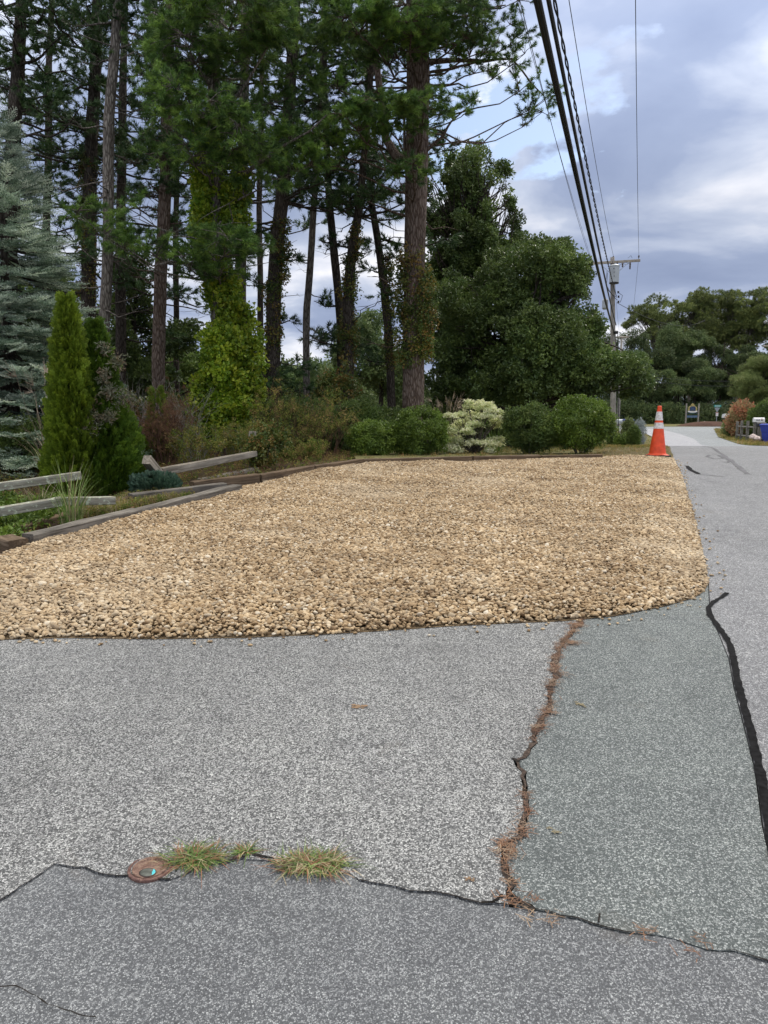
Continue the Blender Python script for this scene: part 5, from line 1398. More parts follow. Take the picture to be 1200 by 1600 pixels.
# ---- ground cover
def cover(name, label, polyg, n, coll, lo, hi, lift=0.0, kind='stuff', upright=True, cat='grass'):
    pg = np.array(polyg); mn, mx_ = pg.min(0), pg.max(0); P = []
    while len(P) < n:
        Q = rng.uniform(mn, mx_, (n, 2)); Q = Q[inside(Q, pg)]
        P += [tuple(q) for q in Q]
    P = P[:n]
    pts = [(x, y, max(land(x, y), float(G(y)) - 0.04 if y > 13.6 and x > -1 else -9) + lift) for x, y in P]
    rots = np.stack([rng.normal(0, .15, n), rng.normal(0, .15, n), rng.uniform(0, 6.28, n)], 1) if upright else dir_rot(np.array([(random.gauss(0, 1), random.gauss(0, 1), 0.8) for _ in range(n)]), 'any')
    return tag(scatter(name, pts, rots, rng.uniform(lo, hi, n), coll), label, cat, kind=kind)
strip = LAWN
cover('lawn_grass', 'short patchy lawn between the shrubs, the pole and the road', strip, 9000, P_GRASS, 0.7, 1.25, 0.045)
edge_strip = gpx([(940, 715.5), (1053, 716.5)]) + [(5.9, 15.2), (7.0, 18.2), (5.5, 18.5)]
cover('dry_grass', 'tan dry grass fringing the road beside the cone', edge_strip, 1300, P_STRAW, 0.35, 0.7, 0.04)
right_strip = [(p[0] + 0.1, p[1]) for p in far_right[0:6]] + [(45, 76), (45, 50), (24, 34), (17, 27)]
cover('lawn_grass', 'verge grass along the right side of the far road', right_strip, 4500, P_GRASS, 2.2, 3.6, 0.03)
garden = gpx([(-200, 905), (0, 872), (50, 845), (150, 812), (290, 782), (370, 762), (420, 748), (480, 735), (560, 722)]) + [(-1, 19), (-8, 20), (-12, 14), (-9, 7)]
cover('ground_cover', 'low weeds and ivy covering the garden behind the timbers', garden, 5200, P_WEED, 0.5, 1.3, 0.03, upright=False, cat='weeds')
cover('leaf_litter', 'brown fallen needles and dead stalks under the pines', garden, 3200, P_BROWN, 0.5, 1.2, 0.03, upright=False, cat='leaf litter')
bed = gpx([(120, 812), (290, 778), (330, 764), (200, 775), (130, 795)])
cover('bed_weeds', 'bright green weeds and dry grass between the double timbers', bed, 620, P_WEED, 0.5, 1.0, 0.07, upright=False, cat='weeds')
cover('bed_grass', 'dry pale grass between the double timbers', bed, 420, P_STRAW, 0.5, 0.9, 0.05, cat='grass')
left_low = gpx([(-60, 780), (0, 775), (110, 778), (120, 800), (0, 850), (-80, 850)])
cover('fern_cover', 'bright feathery green cover below the left rails', left_low, 420, P_SHRUB, 0.8, 1.6, 0.08, upright=False, cat='weeds')

# ---- the wood across the far road, tree by tree
FG = 'trees beyond the far road'
far_trees = [
 # label, base px, d, lobes(px,py,hw,hh,dd), r, coll, n, size, gap
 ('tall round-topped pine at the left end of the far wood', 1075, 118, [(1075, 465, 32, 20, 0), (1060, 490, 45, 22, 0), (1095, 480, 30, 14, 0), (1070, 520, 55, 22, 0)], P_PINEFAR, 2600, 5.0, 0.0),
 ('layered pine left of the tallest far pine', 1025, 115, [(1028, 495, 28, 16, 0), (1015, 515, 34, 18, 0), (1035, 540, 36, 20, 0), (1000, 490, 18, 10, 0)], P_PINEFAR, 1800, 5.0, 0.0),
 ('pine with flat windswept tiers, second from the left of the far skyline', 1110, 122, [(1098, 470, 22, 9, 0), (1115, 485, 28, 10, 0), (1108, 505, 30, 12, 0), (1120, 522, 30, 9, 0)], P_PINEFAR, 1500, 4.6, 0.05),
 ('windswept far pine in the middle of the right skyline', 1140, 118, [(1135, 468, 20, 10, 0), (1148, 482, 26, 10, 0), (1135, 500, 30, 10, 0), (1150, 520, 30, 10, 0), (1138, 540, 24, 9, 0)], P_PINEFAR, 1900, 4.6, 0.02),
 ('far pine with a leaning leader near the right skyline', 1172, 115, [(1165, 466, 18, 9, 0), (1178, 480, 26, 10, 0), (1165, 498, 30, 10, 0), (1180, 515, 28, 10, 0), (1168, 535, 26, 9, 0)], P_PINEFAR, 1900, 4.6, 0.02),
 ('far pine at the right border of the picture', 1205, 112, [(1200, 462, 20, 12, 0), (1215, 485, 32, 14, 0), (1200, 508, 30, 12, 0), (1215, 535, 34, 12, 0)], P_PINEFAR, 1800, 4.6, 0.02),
 ('dense rounded oak in the middle of the far wood', 1050, 106, [(1055, 520, 40, 22, 0), (1035, 550, 38, 26, 0), (1075, 560, 36, 24, 0), (1055, 590, 50, 22, 0)], P_FAR, 2600, 3.6, 0.0),
 ('dark spreading tree hanging over the far left junction', 1020, 98, [(1015, 570, 30, 22, 0), (1030, 595, 38, 18, 0), (990, 590, 30, 26, 0), (1010, 620, 40, 14, 0)], P_FAR, 2200, 3.4, 0.0),
 ('dark leafy tree straight behind the wooden entry sign', 1085, 100, [(1085, 590, 36, 22, 0), (1075, 612, 42, 12, 0), (1110, 600, 28, 20, 0)], P_FAR, 2000, 3.4, 0.0),
 ('leafy tree behind the street name post', 1120, 104, [(1115, 555, 26, 20, 0), (1130, 585, 34, 22, 0), (1140, 570, 26, 18, 0), (1120, 610, 30, 14, 0)], P_FAR, 2000, 3.4, 0.0),
 ('leafy tree filling the far wood right of centre', 1165, 104, [(1160, 555, 30, 12, 0), (1180, 575, 40, 18, 0), (1190, 600, 40, 18, 0), (1150, 600, 30, 18, 0)], P_FAR, 2000, 3.6, 0.04),
 ('far leafy tree half hidden by the broad oak', 970, 100, [(965, 540, 40, 30, 0), (950, 580, 50, 34, 0), (980, 610, 44, 20, 0), (990, 545, 22, 18, 0), (930, 560, 50, 50, 0)], P_FAR, 2200, 3.6, 0.0),
 ('pale olive tree with drooping sprays above the orange bush', 1175, 62, [(1165, 590, 36, 18, 0), (1190, 580, 40, 18, 0), (1150, 605, 30, 14, 0), (1180, 615, 44, 14, 0), (1215, 600, 36, 26, 0)], P_FARPALE, 3000, 2.0, 0.0),
]
def ragged(lobes, pine_like):
    out = []
    for (px, py, hw, hh, dd) in lobes:
        for _ in range(10 if pine_like else 6):
            u, v = random.uniform(-0.85, 0.85), random.uniform(-0.9, 0.9)
            if pine_like: out.append((px + u * hw + 3, py + v * hh * 1.15, hw * random.uniform(0.22, 0.5), max(3.0, hh * random.uniform(0.22, 0.5)), random.uniform(-2.5, 2.5)))
            else: out.append((px + u * hw, py + v * hh, hw * random.uniform(0.25, 0.55), hh * random.uniform(0.28, 0.55), random.uniform(-2, 2)))
    return out
for (lab, bx, d, lobes, coll, n, size, gap) in far_trees:
    lobes = ragged(lobes, coll is P_PINEFAR)
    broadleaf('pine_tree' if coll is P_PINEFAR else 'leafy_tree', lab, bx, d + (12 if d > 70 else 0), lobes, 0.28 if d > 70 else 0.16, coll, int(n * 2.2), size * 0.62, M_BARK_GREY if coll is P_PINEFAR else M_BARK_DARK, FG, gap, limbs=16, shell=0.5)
# bare trunks seen in the far wood
for i, (px, pt, lab) in enumerate([(1068, 600, 'grey trunk left of the entry sign'), (1058, 600, 'thin grey trunk in the shade behind the cone'), (1022, 610, 'dark thin trunk at the left end of the shade'), (1105, 520, 'pale trunk left in the bright gap of the far wood'), (1168, 500, 'pale trunk of the right far pines'), (1148, 505, 'grey trunk in the middle of the far pines'), (1010, 615, 'thin trunk beside the low mailbox')]):
    d = 127 if i > 2 else 113; x0 = W(px, 650, d).x; t = thing('bare_tree', lab, 'tree', (x0, d, gz(x0, d)), 0, 'bare trunks in the far wood')
    H = W(px, pt + 12, d).z - gz(x0, d)
    trunk_mesh('trunk', [Vector((0, 0, 0)), Vector((random.uniform(-.3, .3), 0, H * .6)), Vector((random.uniform(-.5, .5), 0, H))], [0.24, 0.18, 0.08], M_BARK_DARK if i < 3 else M_BARK_GREY, t, 8)
def mass(name, label, boxes, n, coll, size, zmin=0.0):
    P = []
    tot = sum((b[1] - b[0]) for b in boxes)
    for (x0, x1, y0, y1, h) in boxes:
        for _ in range(int(n * (x1 - x0) / tot)):
            x = random.uniform(x0, x1); y = random.uniform(y0, y1)
            hh = h * (0.8 + 0.35 * noise.noise(Vector((x * 0.11, y * 0.1, 0))) + 0.15 * noise.noise(Vector((x * 0.4, 0, 3))))
            P.append((x, y, land(x, y) + hh * random.random() ** 0.8))
    D = np.array([rdir()[:] for _ in P])
    return tag(scatter(name, P, dir_rot(D, 'any'), rng.uniform(0.7, 1.3, len(P)) * size, coll), label, 'wood', kind='stuff')
mass('dark_wood', 'deep shaded wood closing off the view behind the far road', [(-110, 13, 62, 70, 6.5), (13, 100, 138, 150, 11.5), (-160, -100, 60, 120, 10), (95, 150, 60, 120, 9)], 26000, P_FAR, 4.2)
mass('wood_understorey', 'low shaded brush under the far trees', [(18, 66, 106, 114, 3.6)], 6000, P_FAR, 2.4)
shrub('hedge_bush', 'dark clipped hedge behind the mailboxes at the right edge', 1200, 631, 26, 50, P_SHRUBDK, 1600, size=3.0, cat='hedge')
shrub('orange_bush', 'orange-leaved autumn bush behind the split rail fence', 1161, 630, 20, 52, P_ORANGE, 1500, size=2.2)
shrub('verge_bush', 'pale olive weedy bush left of the orange bush', 1146, 652, 12, 53, P_FARPALE, 350, size=1.4)
shrub('round_shrub', 'small dark ball shrub on the lawn beside the pole', 992, 667, 8.5, 30, P_SHRUBDK, 500, None, size=1.2)
shrub('low_shrub', 'dull olive mound shrub in front of the far mailbox', 984, 657, 10, 38, P_FARPALE, 450, size=1.2)
shrub('silver_plant', 'feathery silver plant between the ball shrub and the road', 1001, 656, 8, 36, P_SILVER, 260, size=1.6)
shrub('low_shrub', 'leafy climber bunched round the foot of the utility pole', 957, 668, 7, 34, P_SHRUBDK, 260, size=1.2)
shrub('low_shrub', 'light green perennials between the pole and the ball shrub', 974, 678, 12, 31, P_SHRUB, 350, size=1.2)
# ================================================================== built things
M_ORANGE = plain('orange cone plastic', (0.80, 0.085, 0.022), 0.5, var=0.16, scale=9, spec=0.45)
M_BLACKRUB = plain('black rubber', (0.025, 0.025, 0.027), 0.8, var=0.2)
def collar_mat():
    m, nt, b, _ = new_mat('white reflective collar')
    v = coords(nt); n = tex(nt, 'Noise', 14, v, 6, 0.7)
    nt.links.new(ramp(nt, n.outputs[0], [(0.36, (0.42, 0.36, 0.33)), (0.52, (0.74, 0.72, 0.70)), (0.7, (0.82, 0.81, 0.80))]), b.inputs['Base Color'])
    b.inputs['Roughness'].default_value = 0.4
    return m
M_COLLAR = collar_mat()
# ---- traffic cone
cpos = W(1030, 716.5, 13.6); cz = float(G(13.6)) + 0.015
t = thing('traffic_cone', 'tall orange traffic cone with two white bands at the back corner of the gravel', 'traffic cone', (cpos.x, 13.7, cz), 0.15)
mb = MB()
def sq(h, r_):   # rounded square ring of 32 points
    out = []
    for j in range(32):
        a = 2 * math.pi * j / 32; c, s = math.cos(a), math.sin(a)
        k = r_ / (abs(c) ** 5 + abs(s) ** 5) ** 0.2
        out.append((k * c, k * s, h))
    return out
def loft(rings, m=0):
    n_ = len(rings[0]); vs = [p for r_ in rings for p in r_]
    fs = [[i*n_+j, i*n_+(j+1) % n_, (i+1)*n_+(j+1) % n_, (i+1)*n_+j] for i in range(len(rings)-1) for j in range(n_)]
    fs += [list(range(n_))[::-1], [(len(rings)-1)*n_+j for j in range(n_)]]
    return vs, fs
mb.add(*loft([sq(0.0, 0.185), sq(0.0, 0.20), sq(0.025, 0.20), sq(0.032, 0.19)]))
mb.build('base', M_BLACKRUB, t)
H = 0.93
rad_at = lambda z: 0.150 + (0.032 - 0.150) * (z - 0.06) / (H - 0.06)
def ring(z, r_): return [(r_ * math.cos(2*math.pi*j/32), r_ * math.sin(2*math.pi*j/32), z) for j in range(32)]
mb = MB(); mb.add(*loft([sq(0.032, 0.175), ring(0.04, 0.178), ring(0.052, 0.158), ring(0.07, rad_at(0.07))] + [ring(z, rad_at(z)) for z in (0.2, 0.35, 0.5, 0.65, 0.8)] + [ring(H - 0.035, rad_at(H - 0.035)), ring(H - 0.03, rad_at(H) + .008), ring(H - 0.006, rad_at(H) + .004), ring(H, rad_at(H) - 0.006)]))
mb.build('cone_body', M_ORANGE, t, smooth=False)
for z0, z1, lab in ((0.665, 0.825, 'upper white band'), (0.515, 0.625, 'lower white band')):
    mb = MB(); mb.add(*loft([ring(z, rad_at(z) + 0.0035) for z in (z0, (z0 + z1) / 2, z1)])); mb.build('reflective_band', M_COLLAR, t)

# ---- valve cover in the pavement
M_IRON = soil('rusty cast iron', (0.10, 0.06, 0.052), (0.23, 0.135, 0.115), (0.38, 0.26, 0.20), 55)
M_LID = soil('worn tan iron lid', (0.16, 0.09, 0.07), (0.34, 0.22, 0.17), (0.48, 0.36, 0.25), 70)
M_IRONDK = plain('dark cast iron', (0.07, 0.05, 0.045), 0.7, 0.2, 0.3, 30)
M_CYAN = plain('pale blue painted plug', (0.10, 0.55, 0.60), 0.5, 0, 0.2, 40)
M_PLUG = plain('worn grey brass plug', (0.13, 0.14, 0.12), 0.5, 0.4, 0.4, 40)
vc = gp(235, 1356, 0.0018)
t = thing('valve_cover', 'small round rusty iron valve cover set in the pavement', 'valve cover', vc, -0.25)
rr0 = 0.068
mb = MB(); mb.lathe([(rr0, -0.02), (rr0, 0.001), (rr0 - 0.002, 0.003), (rr0 - 0.009, 0.004), (rr0 - 0.0102, -0.002), (rr0 - 0.0102, -0.02)], n=48); mb.build('ring', M_IRON, t, smooth=False)
mb = MB(); mb.lathe([(rr0 - 0.0135, -0.02), (rr0 - 0.0135, 0.003), (rr0 - 0.015, 0.0045), (0.02, 0.005), (0.0005, 0.005)], n=48); mb.build('lid', M_LID, t)
mb = MB()
for z0, z1, w0, w1 in ((0.0050, 0.0062, 0.0275, 0.0235),):
    vs = []
    n_ = 40
    for r_, z in ((w0, z0), (w0 - 0.001, z1), (w1, z1), (w1, z0)):
        for j in range(n_): vs.append((0.010 + r_ * math.cos(2*math.pi*j/n_), -0.030 + r_ * 0.8 * math.sin(2*math.pi*j/n_), z))
    mb.add(vs, [[i*n_+j, i*n_+(j+1) % n_, (i+1)*n_+(j+1) % n_, (i+1)*n_+j] for i in range(3) for j in range(n_)])
mb.build('plug_rim', M_IRONDK, t)
mb = MB(); mb.lathe([(0.0245, 0.0053), (0.0245, 0.0062), (0.0005, 0.0062)], n=32); o = mb.build('plug', M_PLUG, t); o.location = (0.010, -0.030, 0); o.scale = (1, 0.8, 1)
mb = MB(); n_ = 14; vs = []
for j in range(n_ + 1):
    a = R(-35) + R(105) * j / n_; vs += [(0.0235 * math.cos(a), 0.0235 * math.sin(a), 0.007), ((0.0235 - 0.011 * math.sin(math.pi * j / n_)) * math.cos(a), (0.0235 - 0.011 * math.sin(math.pi * j / n_)) * math.sin(a), 0.007)]
mb.add(vs, [[2*j, 2*j+1, 2*j+3, 2*j+2] for j in range(n_)]); o = mb.build('plug_mark', M_CYAN, t); o.location = (0.010, -0.030, 0); o.scale = (1, 0.8, 1)
# raised letters worn away: a ring of small studs on the lid
for a_ in range(-2, 12):
    a = R(a_ * 13 + 15); mb = MB(); mb.box((0.040 * math.cos(a), 0.034 * math.sin(a) + 0.002, 0.0058), (0.0045, 0.0022, 0.0014), Matrix.Rotation(a, 3, 'Z')); mb.build('stud', M_IRON, t)

# ---- landscape timbers, each a thing
def beam(name, label, a, b, w, h, mat, cat='timber', group=None, sag=0.0, up=0.0, seed=0, taper=None, parts=True):
    """squared timber from a to b (centres of its underside)"""
    a = Vector(a); b = Vector(b); d = b - a; L = d.length; d.normalize()
    s = d.cross(Vector((0, 0, 1))).normalized(); u = s.cross(d)
    k = max(3, int(L / 0.12)); vs = []; sec = [(-0.5, 0.06), (-0.44, 0), (0.44, 0), (0.5, 0.06), (0.5, 0.94), (0.43, 1.0), (-0.43, 1.0), (-0.5, 0.94)]
    o = Vector((seed * 3.7, seed, 0))
    for i in range(k + 1):
        t_ = i / k
        sc = (1 + (taper - 1) * t_) if taper else 1
        c = d * (L * t_) - Vector((0, 0, sag * 4 * t_ * (1 - t_)))
        for sx, sz in sec:
            j = 0.05 * noise.noise(o + Vector((t_ * L * 3, sx * 3, sz * 3))) + 0.02 * noise.noise(o + Vector((t_ * L * 14, sx * 6, sz * 6)))
            vs.append(c + s * (w * sc * (sx + j)) + u * (h * sc * (sz + j * 1.2)))
    n_ = 8; fs = [[i*n_+j, (i+1)*n_+j, (i+1)*n_+(j+1) % n_, i*n_+(j+1) % n_] for i in range(k) for j in range(n_)]
    fs += [list(range(n_)), [k*n_+j for j in range(n_)][::-1]]
    mb = MB(); 
    # local frame: x along the beam so that the grain follows it
    Rm = Matrix((d, s, u))      # rows: world axes -> local
    mb.add([Rm @ v for v in vs], fs)
    ob = mb.build(name, mat); ob.matrix_world = Matrix.Translation(a) @ Rm.transposed().to_4x4()
    if label: tag(ob, label, cat, group)
    return ob
TG = 'landscape timbers edging the gravel'
def tim(label, p, q, w=0.13, h=0.14, mat=None, lift=-0.03, lift2=None, seed=0, d=None):
    a = gp(*p, lift); b = gp(*q, lift if lift2 is None else lift2)
    return beam('landscape_timber', label, a, b, w, h, mat or M_TIMBER, 'timber', TG, 0, 0, seed)
tim('long grey timber edging the left side of the gravel, nearest the camera', (46, 862), (215, 818), 0.15, 0.16, lift=-0.03, seed=1)
tim('grey timber continuing the left edge, its far end tapering into the gravel', (215, 818), (372, 775), 0.14, 0.15, lift=-0.03, lift2=-0.015, seed=2)
tim('rear timber of the doubled left edging, half hidden by weeds', (30, 842), (200, 792), 0.13, 0.13, M_TIMBERB, -0.075, seed=3)
tim('second rear timber whose far end is heaped with pebbles', (205, 790), (352, 771), 0.14, 0.14, M_TIMBER, -0.045, seed=4)
tim('brown timber lying beneath the sloping split rails', (300, 768), (402, 755), 0.14, 0.13, M_TIMBERB, -0.0, seed=5)
tim('brown timber curving up the back left edge of the gravel', (404, 755), (486, 740), 0.14, 0.12, M_TIMBERB, -0.0, seed=6)
tim('dark timber at the back left corner of the gravel', (488, 740), (563, 728.5), 0.14, 0.12, M_TIMBERB, -0.01, seed=7)
tim('back edge timber below the bright round shrubs', (566, 727), (735, 722), 0.14, 0.10, M_TIMBERB, 0.0, seed=8)
tim('back edge timber below the cream-leaved shrub', (738, 722), (842, 719.5), 0.14, 0.10, M_TIMBERB, 0.0, seed=9)
tim('back edge timber below the widest shrub, ending at the dry grass', (845, 719.5), (938, 717.5), 0.14, 0.09, M_TIMBERB, 0.0, seed=10)
# dark end block at the near corner
e0 = gp(44, 866); beam('landscape_timber', 'dark squared timber end at the near left corner of the edging', e0 + Vector((-0.09, 0.02, -0.12)), e0 + Vector((-0.33, 0.26, -0.12)), 0.16, 0.24, M_TIMBERB, 'timber', TG, seed=11)
mound('mulch_corner', gp(10, 880), 0.9, 0.45, 0.05, M_MULCH)

# ---- split rails
RG = 'old split rails beside the gravel'
def rail(label, p, q, dp, dq, r, mat, seed, taper=None, sag=0.0):
    a = W(p[0], p[1], dp); b = W(q[0], q[1], dq)
    return beam('split_rail', label, a, b, r * 1.25, r, mat, 'rail', RG, sag, seed=seed, taper=taper)
rail('upper left split rail crusted with lichen', (-60, 775), (128, 749), 7.5, 7.9, 0.085, M_RAILLICHEN, 21)
rail('lower left split rail, dark underneath', (-60, 817), (98, 790), 7.0, 7.4, 0.09, M_RAILLICHEN, 22)
rail('fallen lichen-covered rail behind the long grass clump', (100, 790), (176, 788), 7.45, 7.9, 0.085, M_RAILLICHEN, 23)
rail('broken sloping split rail, upper of the right pair', (250, 744), (398, 713), 9.8, 11.6, 0.105, M_RAIL, 24, 0.8)
rail('lower split rail of the right pair, resting on the ground', (312, 759), (402, 738), 10.6, 11.7, 0.10, M_RAIL, 25, 0.85)
for lab, px, d_ in (('upright grey post holding the left split rails', -48, 7.35), ('short post hidden in the bush at the end of the sloping rails', 399, 11.85)):
    q = W(px, 700, d_); zb = gz(q.x, d_)
    beam('fence_post', lab, (q.x, d_ + 0.08, zb - 0.1), (q.x + 0.02, d_ + 0.08, zb + (0.75 if px < 0 else 0.62)), 0.13, 0.12, M_RAIL, 'post', None, seed=int(d_ * 3))
# leaning post stub
a = W(250, 752, 9.7); b = W(228, 725, 9.3)
beam('fence_post', 'cracked grey post stub leaning left of the split rails', a, b, 0.11, 0.12, M_RAIL, 'post', None, seed=26)

# ---- utility pole
M_GREYMETAL = plain('grey painted metal', (0.42, 0.45, 0.46), 0.45, 0.2, 0.08, 3)
M_DARKMETAL = plain('dark metal', (0.035, 0.036, 0.04), 0.5, 0.5, 0.2, 20)
M_PORC = plain('brown porcelain', (0.07, 0.05, 0.045), 0.3, 0, 0.2, 20)
M_CABLE = plain('black cable sheath', (0.012, 0.012, 0.014), 0.6, 0, 0.1, 20)
M_WIRE = plain('dull aluminium wire', (0.10, 0.105, 0.12), 0.6, 0.2, 0.1, 20)
PD = 41.0
pb = W(959, 690, PD); pz = float(G(PD)); ptop = W(957, 402, PD)
AX = Vector((1, -0.34, 0)).normalized()      # crossarm direction
t = thing('utility_pole', 'weathered wooden utility pole with a crossarm and grey transformer', 'utility pole', (pb.x, PD, pz))
PB = Vector((pb.x, PD, pz))
HP = ptop.z - pz
mb = MB(); kk = 14
mb.tube([Vector(((ptop.x - pb.x) * i / kk, 0, -0.3 + (HP + 0.3) * i / kk)) for i in range(kk + 1)], [0.165 - 0.055 * i / kk for i in range(kk + 1)], 16); mb.build('pole', M_POLE, t, smooth=True)
ca = W(958, 410.5, PD) - PB
mb = MB(); ang = math.atan2(AX.y, AX.x)
mb.box(ca + Vector((0.0, -0.17, 0)), (2.65, 0.10, 0.125), Matrix.Rotation(ang, 3, 'Z')); mb.build('crossarm', M_CROSSARM, t, bevel=0.01)
for s in (-1, 1):
    mb = MB(); mb.tube([ca + AX * (s * 0.75) + Vector((0, -0.23, -0.05)), ca + Vector((0, -0.19, -0.72))], 0.014, 6); mb.build('brace', M_GREYMETAL, t)
for s in (-1.24, 1.24, 0.35):
    p = ca + AX * s + Vector((0, -0.17, 0.06))
    if s == 0.35: p = ca + Vector((0.0, 0, 0.14))
    mb = MB(); mb.lathe([(0.012, 0), (0.012, 0.09), (0.045, 0.10), (0.05, 0.13), (0.03, 0.15), (0.04, 0.17), (0.03, 0.20), (0.012, 0.21)], c=p, n=12); mb.build('insulator', M_PORC, t)
# transformer can
tcp = W(956.5, 444.5, PD) - PB + Vector((-0.03, -0.42, 0)); th = (W(956, 417, PD) - W(956, 444, PD)).z
mb = MB(); mb.lathe([(0.20, 0.0), (0.25, 0.03), (0.25, th - 0.06), (0.265, th - 0.05), (0.265, th - 0.01), (0.2, th + 0.04), (0.03, th + 0.06)], c=tcp, n=28); can = mb.build('transformer', M_GREYMETAL, t)
mb = MB(); mb.lathe([(0.235, -0.035), (0.252, -0.02), (0.252, 0.0)], c=tcp, n=28); x = mb.build('transformer_base', M_DARKMETAL, can)
for s in (-0.13, 0.13):
    mb = MB(); mb.lathe([(0.03, 0), (0.05, 0.03), (0.03, 0.06), (0.05, 0.09), (0.03, 0.12), (0.012, 0.20)], c=tcp + Vector((s, 0, th + 0.03)), n=10); mb.build('bushing', M_PORC, can)
for i in range(3):
    mb = MB(); mb.box(tcp + Vector((-0.11 + 0.02 * i, -0.24, th * (0.8 - 0.22 * i))), (0.035, 0.05, 0.035)); mb.build('terminal', M_PORC, can)
for s, z in ((1, 0.25), (1, 0.75)):
    mb = MB(); mb.box(tcp + Vector((0, 0.27, th * z)), (0.12, 0.16, 0.06)); mb.build('bracket', M_DARKMETAL, t)
# fused cutout on the arm
p = ca + AX * 0.80 + Vector((0, -0.23, -0.08))
mb = MB(); mb.lathe([(0.02, 0), (0.05, -0.04), (0.03, -0.07), (0.055, -0.11), (0.03, -0.15), (0.055, -0.19), (0.03, -0.23), (0.05, -0.27), (0.02, -0.36)][::-1], c=p, n=12); mb.build('cutout', M_PORC, t)
p2 = ca + AX * 0.42 + Vector((0, -0.23, -0.08))
mb = MB(); mb.lathe([(0.02, -0.22), (0.05, -0.16), (0.03, -0.11), (0.05, -0.06), (0.02, 0)], c=p2, n=12); mb.build('arrester', M_PORC, t)
def jumper(pts, r=0.012):
    mb = MB(); fine = []
    for a_, b_ in zip(pts[:-1], pts[1:]): fine += curve_pts(a_, b_, 0.08, 0.0, 5)[:-1]
    fine.append(Vector(pts[-1])); mb.tube(fine, r, 6); return mb.build('jumper_wire', M_CABLE, t)
P_ = lambda px, py, dy=-0.3: W(px, py, PD) - PB + Vector((0, dy, 0))
jumper([P_(946, 425), P_(944, 440), P_(948, 455), P_(961, 466)]); jumper([P_(947, 428), P_(945, 446), P_(952, 459), P_(962, 470)])
jumper([p, P_(975, 415), p2, P_(962, 418)], 0.009); jumper([P_(985, 405), P_(983, 401), P_(978, 405)], 0.008); jumper([P_(963, 457), P_(970, 463), P_(966, 474)], 0.012)
for i, (py, dx_) in enumerate([(457, 0.14), (464, 0.16), (472, 0.15)]):
    mb = MB(); q = P_(961, py, -0.05) + Vector((dx_, -0.05, 0)); mb.lathe([(0.03, -0.06), (0.055, -0.05), (0.04, 0), (0.055, 0.05), (0.03, 0.06)], c=q, n=12); mb.build('clevis', M_DARKMETAL, t)
mb = MB(); q = P_(960, 519, -0.22); mb.tube([q + Vector((-0.12, 0, 0.02)), q + Vector((-0.05, 0, -0.03)), q + Vector((0.06, 0, -0.03)), q + Vector((0.12, 0, 0.02))], [0.05, 0.10, 0.10, 0.05], 10); mb.build('cable_clamp', M_DARKMETAL, t)
mb = MB(); mb.tube([P_(964, 520, -0.16), P_(964.2, 560, -0.16), P_(964.6, 600, -0.16), P_(965, 680, -0.17)], 0.018, 8); mb.build('riser_conduit', M_DARKMETAL, t)
mb = MB(); q = P_(948, 474, 0.3); mb.tube([q + Vector((0, 0, -0.28)), q + Vector((0, 0, -0.2)), q + Vector((0, 0, 0.2)), q + Vector((0, 0, 0.28))], [0.1, 0.16, 0.16, 0.1], 10); mb.build('splice_case', M_GREYMETAL, t)

# ---- wires
def wire(name, label, pend, px0, sag, r, mat, group='overhead wires of the roadside pole line', twist=0.0, span=52.0, n=60):
    """from the pole towards and over the camera, through photo pixel px0 on the top edge of the picture"""
    elv = ray(600, 0); te = elv.z / elv.y
    H_ = pend.z - EYE; d = 12.0
    for _ in range(60):
        tt = (pend.y - d) / span; z = H_ - sag * 4 * tt * (1 - tt); d = 0.5 * d + 0.5 * max(2, z / te)
    p0 = W(px0, 0, d); dxy = (Vector((p0.x, p0.y)) - Vector((pend.x, pend.y))) / (pend.y - d)
    t0 = Vector(pend); pts = []
    for i in range(n + 1):
        tt = i / n; y = span * tt
        pts.append(Vector((dxy.x * y, -y, -sag * 4 * tt * (1 - tt))))
    ob = MB()
    if twist:
        for k in range(2):
            fine = []
            N = 800
            for i in range(N + 1):
                u = i / N; j = min(n - 1, int(u * n)); p = pts[j].lerp(pts[j + 1], u * n - j)
                a_ = u * span / twist * 2 * math.pi + k * math.pi
                fine.append(p + Vector((math.cos(a_) * r * 1.3, 0, math.sin(a_) * r * 1.3)))
            ob.tube(fine, r, 5)
        o = ob.build(name, mat)
    else:
        ob.tube(pts, r, 7); o = ob.build(name, mat)
    o.location = t0
    return tag(o, label, 'cable' if r > 0.012 else 'wire', group)
pe = lambda px, py, dd=0: W(px, py, PD + dd)
wire('communication_cable', 'thickest black cable, leftmost of the low heavy bundle', pe(958.5, 517, -0.2), 838, 0.45, 0.032, M_CABLE)
wire('communication_cable', 'second thick cable wrapped against the thickest one', pe(959.5, 518.5, -0.2), 843, 0.45, 0.022, M_CABLE)
wire('communication_cable', 'thick black cable just right of the heaviest pair', pe(962.5, 508, -0.2), 857, 0.45, 0.026, M_CABLE)
wire('service_cable', 'twisted black cable, the wavy one right of the thick cables', pe(963, 463, -0.2), 866, 0.75, 0.013, M_CABLE, twist=1.1)
arm = lambda s: PB + ca + AX * s + Vector((0, -0.17, 0.26))
wire('power_line', 'thin wire running to the left end of the crossarm', arm(-1.24), 812, 0.9, 0.008, M_WIRE)
wire('power_line', 'second thin wire close beside the one to the left crossarm end', arm(-1.15) + Vector((0, 0, -0.1)), 808, 0.6, 0.006, M_WIRE)
wire('power_line', 'thin wire running to the insulator on the pole top', PB + ca + Vector((0, 0, 0.35)), 889, 0.9, 0.008, M_WIRE)
wire('power_line', 'thin near-vertical wire to the right end of the crossarm', arm(1.24), 993, 0.9, 0.008, M_WIRE)
